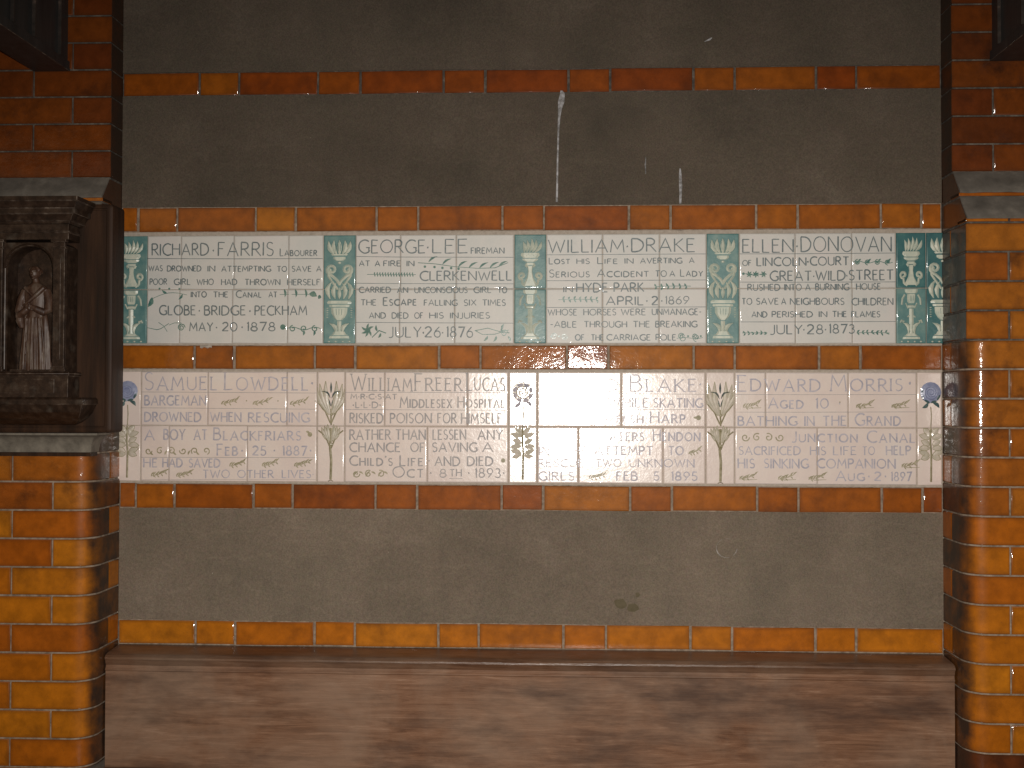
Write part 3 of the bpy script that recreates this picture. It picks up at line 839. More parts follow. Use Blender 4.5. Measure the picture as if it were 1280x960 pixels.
x0, z0 = pt(R1, cA, 1005, 600); x1, z1 = pt(R1, cA, 1195, 600)
wiggle(orn, x0, z0, x1, z1, 3, 0.004, 0.0022); orn.leaf(*pt(R1, cA, 1100, 610), math.radians(-100), 0.010, 0.004); orn.leaf(*pt(R1, cA, 1160, 610), math.radians(-100), 0.010, 0.004)
orn.done('painted_ornament', M['ink_green'], tA)
# --- B
cB = (400, 280, 4.5714)
tB = tablet(R1, 'cream tablet dated July 26 1876 with a long leafy branch beside its second line', 'memorial tablet', cB, 205, 1108, [460, 778], [455, 770], M['tile_cream'], gU)
ink = Ink(R1)
text_rows(R1, ink, cB, [('GEORGE', 222, 600, 84, 160), ('·', 613, 622, 84, 160), ('LEE', 645, 842, 78, 158), ('FIREMAN', 864, 1052, 128, 162),
 ('AT', 225, 285, 205, 236), ('A', 315, 343, 205, 236), ('FIRE', 365, 462, 204, 235), ('IN', 498, 538, 204, 235), ('CLERKENWELL', 574, 1095, 264, 318),
 ('CARRIED', 226, 405, 358, 390), ('AN', 443, 503, 358, 390), ('UNCONSCIOUS', 543, 842, 357, 390), ('GIRL', 880, 978, 357, 390), ('TO', 1018, 1068, 357, 390),
 ('THE', 236, 322, 431, 464), ('Escape', 364, 552, 418, 464), ('FALLING', 597, 785, 431, 464), ('SIX', 824, 893, 430, 464), ('TIMES', 930, 1060, 430, 464),
 ('AND', 284, 376, 506, 539), ('DIED', 414, 505, 506, 539), ('OF', 542, 590, 506, 539), ('HIS', 628, 706, 505, 538), ('INJURIES', 747, 970, 505, 538),
 ('JULY', 398, 580, 588, 648), ('·', 590, 598, 588, 648), ('26', 602, 690, 588, 648), ('·', 700, 708, 588, 648), ('1876', 730, 874, 588, 648)], SB, SS, False)
rules(R1, ink, cB, 208, 1106, [(181, 184), (336, 338), (563, 566)])
ink.done('lettering', M['ink_upper'], tB)
orn = Ink(R1)
x0, z0 = pt(R1, cB, 560, 215); x1, z1 = pt(R1, cB, 1075, 222)
spts = [pt(R1, cB, 560, 215), pt(R1, cB, 660, 222), pt(R1, cB, 770, 238), pt(R1, cB, 900, 248), pt(R1, cB, 1000, 245), pt(R1, cB, 1075, 215)]
orn.stroke(spts, 0.0018)
for q, r_ in ((620, 212), (700, 225), (790, 240), (850, 246), (910, 248), (970, 246), (1020, 240)): orn.leaf(*pt(R1, cB, q, r_), math.radians(32), 0.020, 0.0036)
for q, r_ in ((600, 238), (655, 240), (700, 245), (750, 246), (792, 250)): orn.disc(*pt(R1, cB, q, r_), 0.0026)
x0, z0 = pt(R1, cB, 270, 284); x1, z1 = pt(R1, cB, 548, 284)
orn.stroke([(x0, z0), (x1, z1)], 0.0016)
for i in range(15):
    q = pt(R1, cB, 312+i*15.5, 284)
    orn.leaf(*q, math.radians(78), 0.0045, 0.0022); orn.leaf(*q, math.radians(-78), 0.0045, 0.0022)
orn.disc(*pt(R1, cB, 275, 608), 0.0056)
for a in (30, 80, 150, 205, 250, 300): orn.leaf(*pt(R1, cB, 275, 608), math.radians(a), 0.013, 0.004)
orn.stroke([pt(R1, cB, 300, 650), pt(R1, cB, 340, 610), pt(R1, cB, 380, 625)], 0.0028); orn.leaf(*pt(R1, cB, 330, 615), math.radians(100), 0.012, 0.004); orn.leaf(*pt(R1, cB, 350, 625), math.radians(-120), 0.010, 0.004)
orn.stroke([pt(R1, cB, 885, 610), pt(R1, cB, 960, 595), pt(R1, cB, 1040, 618), pt(R1, cB, 1085, 622)], 0.002)
orn.stroke([pt(R1, cB, 890, 610), pt(R1, cB, 930, 632), pt(R1, cB, 1000, 630), pt(R1, cB, 1080, 605)], 0.002)
for q, r_, a in ((960, 640, -130), (1010, 640, -120), (1050, 625, 110), (1075, 640, -70), (1040, 605, 70)): orn.leaf(*pt(R1, cB, q, r_), math.radians(a), 0.012, 0.004)
curl(orn, *pt(R1, cB, 1055, 625), 0.006, 1, 0.0018)
orn.done('painted_ornament', M['ink_green'], tB)
# --- C
cC = (640, 280, 4.5714)
tC = tablet(R1, 'cream tablet dated April 2 1869 with sparkling glare along its lower edge', 'memorial tablet', cC, 196, 1110, [517, 843], [517, 840], M['tile_cream'], gU)
ink = Ink(R1)
text_rows(R1, ink, cC, [('WILLIAM', 207, 640, 84, 158), ('·', 655, 664, 84, 158), ('DRAKE', 684, 1043, 82, 158),
 ('Lost', 212, 330, 187, 223), ('HIS', 370, 442, 194, 223), ('Life', 489, 602, 187, 224), ('IN', 645, 692, 194, 224), ('AVERTING', 733, 970, 194, 224), ('A', 1012, 1040, 194, 224),
 ('Serious', 213, 442, 258, 300), ('Accident', 487, 780, 258, 300), ('TO', 820, 882, 266, 300), ('A', 900, 930, 268, 300), ('Lady', 962, 1088, 260, 300),
 ('IN', 296, 346, 356, 386), ('HYDE', 370, 545, 335, 386), ('PARK', 583, 752, 335, 386),
 ('APRIL', 538, 750, 414, 462), ('·', 768, 776, 414, 462), ('2', 798, 832, 414, 462), ('·', 853, 861, 414, 462), ('1869', 880, 1010, 414, 458),
 ('WHOSE', 206, 370, 485, 520), ('HORSES', 410, 593, 485, 520), ('WERE', 623, 762, 485, 520), ('UNMANAGE-', 800, 1080, 485, 520),
 ('-ABLE', 220, 368, 556, 590), ('THROUGH', 413, 655, 556, 590), ('THE', 693, 785, 556, 590), ('BREAKING', 820, 1056, 556, 590),
 ('OF', 362, 412, 632, 665), ('THE', 453, 522, 632, 665), ('CARRIAGE', 542, 790, 632, 665), ('POLE', 822, 935, 632, 665)], SB, SS, False)
rules(R1, ink, cC, 198, 1106, [(170, 172), (320, 321), (475, 475)])
ink.done('lettering', M['ink_upper'], tC)
orn = Ink(R1)
spray(orn, *pt(R1, cC, 1020, 356), *pt(R1, cC, 820, 358), 6, 0.007, 0.0032, 0.001, True, 1.1)
spray(orn, *pt(R1, cC, 265, 430), *pt(R1, cC, 485, 430), 7, 0.007, 0.0032, 0.001, True, 1.1)
for q, s_ in ((240, 1), (300, -1), (965, 1), (1045, -1)): curl(orn, *pt(R1, cC, q, 642), 0.0052, s_, 0.0016, 1.7)
for q in (225, 270, 1005, 1078): orn.disc(*pt(R1, cC, q, 642), 0.002)
wiggle(orn, *pt(R1, cC, 940, 655), *pt(R1, cC, 1090, 650), 2, 0.002, 0.0014)
orn.done('painted_ornament', M['ink_green'], tC)
# --- Dt
cD = (880, 280, 4.0)
tD = tablet(R1, 'cream tablet dated July 28 1873, rightmost with blue-grey lettering in the upper row', 'memorial tablet', cD, 176, 958, [455, 738], [455, 740], M['tile_cream'], gU)
ink = Ink(R1)
text_rows(R1, ink, cD, [('ELLEN', 192, 445, 78, 144), ('·', 461, 469, 78, 144), ('DONOVAN', 484, 935, 68, 142),
 ('OF', 192, 235, 183, 210), ('LINCOLN', 264, 508, 170, 211), ('·', 516, 523, 170, 211), ('COURT', 530, 722, 168, 210),
 ('GREAT', 330, 535, 238, 286), ('·', 545, 552, 238, 286), ('WILD', 557, 703, 237, 285), ('·', 710, 717, 237, 285), ('STREET', 724, 945, 236, 285),
 ('RUSHED', 218, 378, 303, 334), ('INTO', 402, 485, 303, 334), ('A', 506, 530, 303, 334), ('BURNING', 556, 722, 303, 334), ('HOUSE', 760, 880, 303, 334),
 ('TO', 189, 238, 373, 404), ('SAVE', 261, 370, 373, 404), ('A', 386, 408, 373, 404), ('NEIGHBOURS', 430, 698, 374, 406), ('CHILDREN', 738, 942, 376, 410),
 ('AND', 238, 313, 440, 468), ('PERISHED', 339, 540, 440, 468), ('IN', 574, 612, 440, 468), ('THE', 641, 710, 440, 468), ('FLAMES', 736, 877, 442, 470),
 ('JULY', 332, 488, 506, 552), ('·', 495, 502, 506, 552), ('28', 513, 592, 506, 552), ('·', 603, 610, 506, 552), ('1873', 628, 750, 506, 550)], SB, SS, False)
rules(R1, ink, cD, 177, 955, [(151, 152), (292, 296), (491, 493)])
ink.done('lettering', M['ink_upper'], tD)
orn = Ink(R1)
wiggle(orn, *pt(R1, cD, 742, 195), *pt(R1, cD, 942, 198), 4, 0.003, 0.0018)
for i in range(4): orn.disc(*pt(R1, cD, 765+i*50, 196), 0.0026); orn.leaf(*pt(R1, cD, 770+i*50, 196), math.radians(50), 0.008, 0.003)
for q in (225, 258, 296):
    for a in range(0, 360, 60): orn.leaf(*pt(R1, cD, q, 253), math.radians(a+q), 0.0065, 0.0024)
orn.disc(*pt(R1, cD, 196, 250), 0.0026); orn.stroke([pt(R1, cD, 196, 250), pt(R1, cD, 300, 256)], 0.0014)
spray(orn, *pt(R1, cD, 190, 546), *pt(R1, cD, 315, 546), 6, 0.006, 0.0024, 0.0, True, 2.4)
spray(orn, *pt(R1, cD, 925, 550), *pt(R1, cD, 760, 548), 7, 0.007, 0.0026, 0.001, True, 2.4)
orn.done('painted_ornament', M['ink_green'], tD)

# --- lower row
LB, LS = 0.0038, 0.0031
cE = (140, 450, 4.5714)
tE = tablet(R2, 'pinkish white tablet with lilac lettering dated Feb 25 1887, leftmost of the lower row', 'memorial tablet', cE, 168, 1172, [548, 1000], [328, 775], M['tile_pink'], gL)
ink = Ink(R2)
text_rows(R2, ink, cE, [('Samuel', 186, 605, 80, 178), ('Lowdell', 642, 1125, 80, 176), ('·', 1140, 1150, 90, 176),
 ('BARGEMAN', 187, 542, 212, 264), ('DROWNED', 187, 514, 306, 356), ('WHEN', 562, 744, 306, 356), ('RESCUING', 780, 1133, 306, 358),
 ('A', 192, 245, 404, 460), ('BOY', 297, 424, 402, 458), ('AT', 470, 550, 402, 458), ('Blackfriars', 582, 1085, 394, 460),
 ('Feb', 602, 725, 484, 546), ('·', 745, 753, 490, 546), ('25', 804, 888, 495, 546), ('·', 928, 936, 490, 546), ('1887', 980, 1120, 495, 546), ('·', 1135, 1142, 490, 546),
 ('HE', 183, 268, 566, 612), ('HAD', 292, 410, 566, 612), ('SAVED', 442, 625, 568, 614),
 ('TWO', 522, 680, 630, 674), ('OTHER', 720, 930, 632, 674), ('LIVES', 974, 1143, 632, 674), ('·', 1150, 1157, 632, 674)], LB, LS, True)
ink.done('lettering', M['ink_lilac'], tE)
ink = Ink(R2); rules(R2, ink, cE, 170, 1168, [(191, 192), (280, 284), (558, 560)], 0.0013); rules(R2, ink, cE, 170, 1168, [(78, 78), (683, 684)], 0.0009); ink.done('ruled_line', M['ink_grey'], tE)
orn = Ink(R2)
for q in (625, 805, 1018): sprig(orn, *pt(R2, cE, q, 250), 0.023); orn.disc(*pt(R2, cE, q+145, 238), 0.0014)
for i in range(6): curl(orn, *pt(R2, cE, 212+i*66, 522), 0.0058, 1 if i % 2 else -1, 0.0022, 1.1, i)
for i in range(5): orn.leaf(*pt(R2, cE, 240+i*66, 545), math.radians(60 if i % 2 else 130), 0.010, 0.003)
for q, r_ in ((675, 600), (860, 600), (1043, 600), (228, 655), (372, 658)): sprig(orn, *pt(R2, cE, q, r_), 0.020, 5)
orn.disc(*pt(R2, cE, 1133, 428), 0.0048); orn.leaf(*pt(R2, cE, 1110, 410), math.radians(-30), 0.008, 0.004)
orn.done('painted_ornament', M['ink_olive'], tE)

cF = (390, 450, 4.5714)
tF = tablet(R2, 'pinkish white tablet with grey lettering dated Oct 8th 1893 between two flower strips', 'memorial tablet', cF, 189, 1122, [415, 888], [660], M['tile_pink'], gL, tilts={2: (0.017, 0.002)})
ink = Ink(R2)
text_rows(R2, ink, cF, [('William', 222, 575, 82, 178), ('Freer', 587, 860, 82, 178), ('Lucas', 882, 1106, 78, 178),
 ('M·R·C·S·AT', 220, 490, 198, 226), ('·L·L·D·', 232, 398, 243, 276), ('Middlesex', 502, 803, 214, 274), ('Hospital', 832, 1104, 214, 274),
 ('RISKED', 216, 411, 308, 362), ('POISON', 446, 688, 308, 362), ('FOR', 717, 830, 308, 362), ('HIMSELF', 852, 1090, 308, 364),
 ('RATHER', 216, 454, 402, 456), ('THAN', 477, 653, 402, 456), ('LESSEN', 690, 884, 402, 456), ('ANY', 947, 1093, 404, 456),
 ('CHANCE', 216, 510, 476, 526), ('OF', 563, 648, 476, 526), ('SAVING', 687, 948, 476, 526), ('A', 977, 1033, 476, 526),
 ("Child's", 216, 466, 550, 604), ('Life', 502, 640, 550, 606), ('·', 668, 675, 550, 604), ('AND', 702, 850, 556, 606), ('DIED', 887, 1038, 556, 606),
 ('Oct', 462, 643, 612, 672), ('·', 678, 685, 620, 672), ('8', 732, 768, 626, 672), ('TH', 786, 860, 628, 666), ('·', 895, 902, 620, 672), ('1893', 935, 1083, 622, 674), ('·', 1095, 1102, 620, 672)], LB, LS, True)
rules(R2, ink, cF, 786, 862, [(680, 680)], 0.0016)
ink.done('lettering', M['ink_grey'], tF)
ink = Ink(R2); rules(R2, ink, cF, 191, 1118, [(188, 188), (286, 290)], 0.0015); rules(R2, ink, cF, 191, 1118, [(74, 76), (695, 700)], 0.0009); ink.done('ruled_line', M['ink_grey'], tF)
orn = Ink(R2)
for i in range(3): curl(orn, *pt(R2, cF, 255+i*70, 652), 0.0060, 1 if i % 2 else -1, 0.0022, 1.2, i); orn.leaf(*pt(R2, cF, 240+i*70, 668), math.radians(50), 0.014, 0.003); orn.leaf(*pt(R2, cF, 270+i*70, 640), math.radians(-30), 0.010, 0.003)
orn.disc(*pt(R2, cF, 1093, 577), 0.0044)
orn.done('painted_ornament', M['ink_olive'], tF)

cG = (630, 450, 4.5714)
tG = tablet(R2, 'pinkish white tablet dated Feb 5 1895, washed out by the flash glare', 'memorial tablet', cG, 191, 1150, [670], [425, 908], M['tile_pink'], gL,
            tilts={0: (0.0022, -0.001), 1: (-0.010, 0.004), 2: (0.010, 0.016), 3: (0.000, 0.014)})
ink = Ink(R2)
text_rows(R2, ink, cG, [('Edward', 207, 655, 88, 180), ('Blake', 720, 1102, 88, 182), ('·', 1116, 1124, 92, 182),
 ('DROWNED', 207, 560, 220, 272), ('WHILE', 592, 832, 220, 272), ('SKATING', 852, 1138, 222, 272),
 ('AT', 207, 282, 312, 362), ('THE', 330, 480, 312, 362), ('Welsh', 557, 798, 306, 362), ('Harp', 834, 1038, 300, 362),
 ('Waters', 522, 803, 402, 464), ('Hendon', 850, 1123, 402, 464),
 ('IN', 202, 262, 496, 544), ('THE', 332, 485, 496, 544), ('ATTEMPT', 517, 855, 496, 544), ('TO', 937, 1028, 496, 544),
 ('RESCUE', 196, 458, 570, 614), ('TWO', 522, 674, 570, 614), ('UNKNOWN', 716, 1090, 570, 614),
 ('GIRLS', 196, 404, 642, 690), ('FEB', 642, 765, 642, 690), ('5', 857, 885, 642, 690), ('1895', 958, 1108, 642, 690)], LB, LS, True)
ink.done('lettering', M['ink_lilac'], tG)
ink = Ink(R2); rules(R2, ink, cG, 193, 1146, [(190, 198), (284, 286)], 0.0013); ink.done('ruled_line', M['ink_grey'], tG)
orn = Ink(R2)
sprig(orn, *pt(R2, cG, 235, 445), 0.020); sprig(orn, *pt(R2, cG, 1052, 530), 0.015, 5); sprig(orn, *pt(R2, cG, 485, 672), 0.022, 6)
orn.disc(*pt(R2, cG, 1110, 332), 0.005); orn.leaf(*pt(R2, cG, 1080, 330), math.radians(-20), 0.009, 0.004)
orn.done('painted_ornament', M['ink_olive'], tG)

cH = (880, 450, 4.0)
tH = tablet(R2, 'pinkish white tablet with lilac lettering dated Aug 2 1897, beside the right brick pier', 'memorial tablet', cH, 153, 1062, [307, 720], [565], M['tile_pink'], gL)
ink = Ink(R2)
text_rows(R2, ink, cH, [('Edward', 167, 583, 78, 157), ('Morris', 630, 993, 78, 157), ('·', 1024, 1032, 80, 155),
 ('Aged', 320, 498, 190, 242), ('10', 560, 624, 195, 242), ('·', 675, 682, 195, 240),
 ('BATHING', 167, 467, 284, 328), ('IN', 500, 553, 284, 328), ('THE', 590, 714, 282, 328), ('Grand', 752, 984, 270, 328),
 ('Junction', 437, 768, 358, 410), ('Canal', 812, 1056, 356, 412),
 ('SACRIFICED', 172, 484, 434, 474), ('HIS', 528, 610, 434, 474), ('LIFE', 643, 764, 434, 474), ('TO', 788, 855, 434, 474), ('HELP', 907, 1034, 432, 474),
 ('HIS', 167, 255, 496, 540), ('SINKING', 297, 524, 496, 540), ('COMPANION', 563, 957, 496, 540),
 ('Aug', 656, 803, 554, 602), ('·', 820, 827, 556, 602), ('2', 850, 882, 560, 602), ('·', 903, 910, 556, 602), ('1897', 934, 1038, 560, 602)], LB, LS, True)
ink.done('lettering', M['ink_lilac'], tH)
ink = Ink(R2); rules(R2, ink, cH, 155, 1058, [(174, 176), (262, 262)], 0.0013); rules(R2, ink, cH, 155, 1058, [(66, 70), (618, 622)], 0.0009); ink.done('ruled_line', M['ink_grey'], tH)
orn = Ink(R2)
for q, r_ in ((195, 232), (758, 232), (935, 232), (985, 528), (175, 590), (368, 590), (520, 590)):
    sprig(orn, *pt(R2, cH, q, r_), 0.021, 4)
    orn.stroke([pt(R2, cH, q, r_-5), pt(R2, cH, q+30, r_+10), pt(R2, cH, q+90, r_+8)], 0.002, taper=True)
for i in range(4): curl(orn, *pt(R2, cH, 205+i*58, 388), 0.0065, 1 if i % 2 else -1, 0.0024, 1.2, i)
orn.disc(*pt(R2, cH, 678, 213), 0.0016)
orn.done('painted_ornament', M['ink_olive'], tH)

# ------------------------------------------------------------------ border strips between the tablets
class Relief:
    def __init__(s, row, fx): s.row = row; s.b = MB(); s.fx = fx; s.n = 0; s.loops = []
    def w(s, u, v, h):
        x, z = s.fx(u, v)
        return (x, s.row.y(x, z)-0.0003-h, z)
    def rib(s, pts, wd, h=0.0028, taper=0.0):
        n = len(pts); L, Mi, R = [], [], []
        s.n += 1; e = (s.n % 5)*0.00012
        for i, (u, v) in enumerate(pts):
            a, c = pts[max(0, i-1)], pts[min(n-1, i+1)]
            dx, dy = c[0]-a[0], c[1]-a[1]; l = math.hypot(dx, dy) or 1
            nx, ny = -dy/l, dx/l
            k = wd*(0.74 if s.row is R1 else 0.5)*(1-taper*i/(n-1))
            L.append(s.w(u+nx*k, v+ny*k, e)); R.append(s.w(u-nx*k, v-ny*k, e)); Mi.append(s.w(u, v, h+e))
        s.b.grid([L, Mi, R])
    def leaf(s, u, v, a, ln, wd, h=0.0032, bend=0.15):
        wd *= 1.2 if s.row is R1 else 1.0
        s.n += 1; e = (s.n % 5)*0.00012
        a = math.radians(a); ca, sa = math.cos(a), math.sin(a)
        L, Mi, R = [], [], []
        for t, w_ in ((0, 0.3), (0.25, 0.85), (0.5, 1), (0.75, 0.7), (1, 0.05)):
            uu, bb = t*ln, bend*ln*math.sin(math.pi*t)
            for lst, off, hh in ((L, wd/2*w_, 0), (Mi, 0, h*min(1, w_+0.2)), (R, -wd/2*w_, 0)):
                o_ = bb+off
                lst.append(s.w(u+uu*ca-o_*sa, v-(uu*sa+o_*ca), hh+e))
        s.b.grid([L, Mi, R]); s.loops.append([(p[0], p[2]) for p in L+R[::-1]])
    def dome(s, u, v, ru, rv, h=0.003, n=10):
        c = s.w(u, v, h)
        ring = [s.w(u+ru*math.cos(2*math.pi*i/n), v+rv*math.sin(2*math.pi*i/n), 0.0) for i in range(n)]
        mid = [s.w(u+ru*0.6*math.cos(2*math.pi*i/n), v+rv*0.6*math.sin(2*math.pi*i/n), h*0.8) for i in range(n)]
        s.b.grid([ring, mid], closed=True)
        for i in range(n): s.b.poly([mid[i], mid[(i+1) % n], c])
    def slab(s, rows, h=0.0028):
        """rows: (v, half width) about u=0 -> raised silhouette"""
        L = [s.w(-w_, v, 0) for v, w_ in rows]; A = [s.w(-w_*0.7, v, h) for v, w_ in rows]
        Bm = [s.w(w_*0.7, v, h) for v, w_ in rows]; R = [s.w(w_, v, 0) for v, w_ in rows]
        s.b.grid([L, A, Bm, R])
    def outline(s, name, mat, parent, w):
        k = Ink(s.row); k.lift = lambda x, z: s.row.y(x, z)-0.0011-(k.k % 7)*0.00005
        for lp in s.loops: k.stroke(lp+[lp[0]], w, closed=True)
        k.done(name, mat, parent)
    def done(s, name, mat, parent, smooth=50):
        me = s.b.mesh(name, mat, fix=False)
        bm = bmesh.new(); bm.from_mesh(me)
        for f in bm.faces:
            f.normal_update()
            if f.normal.y > 0: f.normal_flip()
        bm.to_mesh(me); bm.free()
        me.polygons.foreach_set('use_smooth', [False]*len(me.polygons))
        return put(name, me, parent)
def spiral(cx, cy, r, a0, sgn, turns=1.25, n=14):
    return [(cx+r*(1-0.75*i/n)*math.cos(math.radians(a0)+sgn*turns*2*math.pi*i/n), cy+r*(1-0.75*i/n)*math.sin(math.radians(a0)+sgn*turns*2*math.pi*i/n)) for i in range(n+1)]

def torch_strip(pl, pr, kind, label, mat, mat2=None, cut=None):
    """pl, pr: photo columns of its edges; u,v: 183 x 630 drawing units, u=0 on the axis"""
    xl, xr = R1.at(pl, 360)[0], R1.at(pr, 360)[0]
    full = (xr-xl)
    if cut: xr_full = xl+cut
    else: xr_full = xr
    xc = (xl+xr_full)/2; sc = (xr_full-xl)/183
    t = thing('torch_border', label, 'tile border', (xc, 0, R1.z0), 'green torch borders of the upper row')
    R1.tile(t, xl, xr, ZM1, R1.z1, mat); R1.tile(t, xl, xr, R1.z0, ZM1, mat2 or mat)
    def fx(u, v):
        x = xc+u*sc
        if cut: x = min(x, xr-0.001)
        return x, R1.z1-v/630*(R1.z1-R1.z0)
    r = Relief(R1, fx)
    if kind == 2:
        for u, a in ((-42, 112), (-22, 100), (0, 90), (22, 80), (42, 68)): r.leaf(u*0.7, 115, a, 88, 24, bend=0.0 if u == 0 else (-0.12 if u > 0 else 0.12))
        r.slab([(112, 48), (120, 40)]); r.slab([(128, 34), (140, 34), (150, 20)]); r.dome(0, 162, 10, 8)
        for s_ in (-1, 1):
            r.rib([(-s_*3, 290), (s_*14, 262), (s_*40, 238)]+[(s_*q[0], q[1]) for q in spiral(44, 202, 30, 60, -1, 1.3)], 11)
            r.rib([(s_*66, 200), (s_*62, 240), (s_*35, 280), (s_*8, 318)], 9)
            r.leaf(s_*52, 372, 90+s_*8, 108, 24, bend=-s_*0.22); r.leaf(s_*24, 372, 90+s_*4, 96, 22, bend=-s_*0.15)
            r.leaf(s_*18, 575, 90-s_*34, 78, 22, bend=s_*0.25)
            for k in range(5): r.dome(s_*68, 425+k*13, 7, 3, 0.0016, 6)
        r.leaf(0, 372, 90, 70, 20, bend=0)
        r.slab([(382, 62), (392, 70), (400, 66)]); r.slab([(405, 56), (412, 58), (418, 54)])
        r.slab([(422, 46), (455, 44), (480, 30), (496, 14)], 0.0040)
        r.rib([(0, 500), (0, 575)], 16); r.slab([(560, 30), (575, 38), (582, 52)]); r.slab([(586, 54), (600, 58)])
    else:
        for u, a, l in ((-40, 104, 66), (-24, 96, 74), (-6, 88, 84), (12, 80, 80), (30, 66, 78)): r.leaf(u*0.85, 106, a-8, l, 20, bend=-0.12)
        r.slab([(108, 50), (122, 54), (138, 40)]); r.slab([(142, 46), (150, 42), (160, 24)])
        for s_ in (-1, 1):
            for k in range(4): r.dome(s_*(10+k*10), 116+(k % 2)*8, 6, 6, 0.0034, 6)
            r.rib([(s_*24, 300), (s_*44, 285)]+[(s_*q[0], q[1]) for q in spiral(46, 240, 22, 90, -1, 1.1)], 10)
            r.rib([(s_*26, 175), (s_*16, 190)], 10)
            r.rib([(s_*40, 352), (s_*54, 375), (s_*58, 410)], 8); r.rib([(s_*34, 400), (s_*20, 430)], 6)
            r.leaf(s_*20, 580, 90-s_*30, 84, 22, bend=s_*0.3); r.rib([(s_*12, 470), (s_*24, 480)], 6)
            r.rib([(s_*44, 505), (s_*60, 498), (s_*66, 512)], 8)
        r.slab([(165, 24), (172, 26), (180, 22)]); r.slab([(184, 16), (215, 12), (250, 18), (282, 34), (298, 44)])
        r.slab([(322, 40), (338, 38), (346, 28)]); r.slab([(350, 26), (392, 24), (402, 18)], 0.004); r.dome(0, 420, 30, 10)
        r.rib([(0, 432), (0, 580)], 18); r.slab([(572, 26), (582, 34), (588, 48)]); r.slab([(592, 50), (604, 54)])
    for u in (-58, -20, 20, 58): r.dome(u, 618, 7, 5, 0.002, 7)
    r.done('torch_relief', M['relief_cream'], t); r.outline('relief_outline', M['relief_line'], t, 0.0013)
    d = Ink(R1)
    def ln(pts, w=0.0011):
        q = [fx(*p) for p in pts]; d.stroke(q, w)
    d_lift = d.lift; d.lift = lambda x, z: R1.y(x, z)-0.0052
    if kind == 2:
        for u in (-16, 0, 16): ln([(u, 430), (u*0.85, 465)])
        for u in (-30, -10, 10, 30): ln([(u*0.8, 52), (u*0.6, 96)])
    else:
        for u in (-10, 0, 10): ln([(u, 358), (u, 388)])
    d.done('painted_line', M['relief_line'], t)
    return t

torch_strip(154.6, 183.9, 1, 'sea green torch strip partly hidden by the dark wooden plaque', M['tile_green_deep'], M['tile_green']) if False else None
# the leftmost strip starts behind the plaque
torch_strip(145.0, 184.4, 1, 'sea green torch strip partly hidden by the dark wooden plaque', M['tile_green'])
torch_strip(404.4, 444.8, 2, 'sea green scrolled torch strip, the one nearest the dark plaque that shows whole', M['tile_green'])
torch_strip(642.6, 682.8, 1, 'sea green flaming torch strip directly above the glare-washed rose strip', M['tile_green'])
torch_strip(882.9, 923.8, 2, 'sea green scrolled torch strip above the dark iris strip right of the glare', M['tile_green'])
torch_strip(1119.7, 1157.2, 1, 'torch strip with deep teal top tile, right of the July 28 1873 tablet', M['tile_green_deep'], M['tile_green'])
torch_strip(1157.4, 1178.5, 2, 'narrow cut torch strip meeting the right brick pier', M['tile_green_deep'], M['tile_green_deep'], cut=0.088)

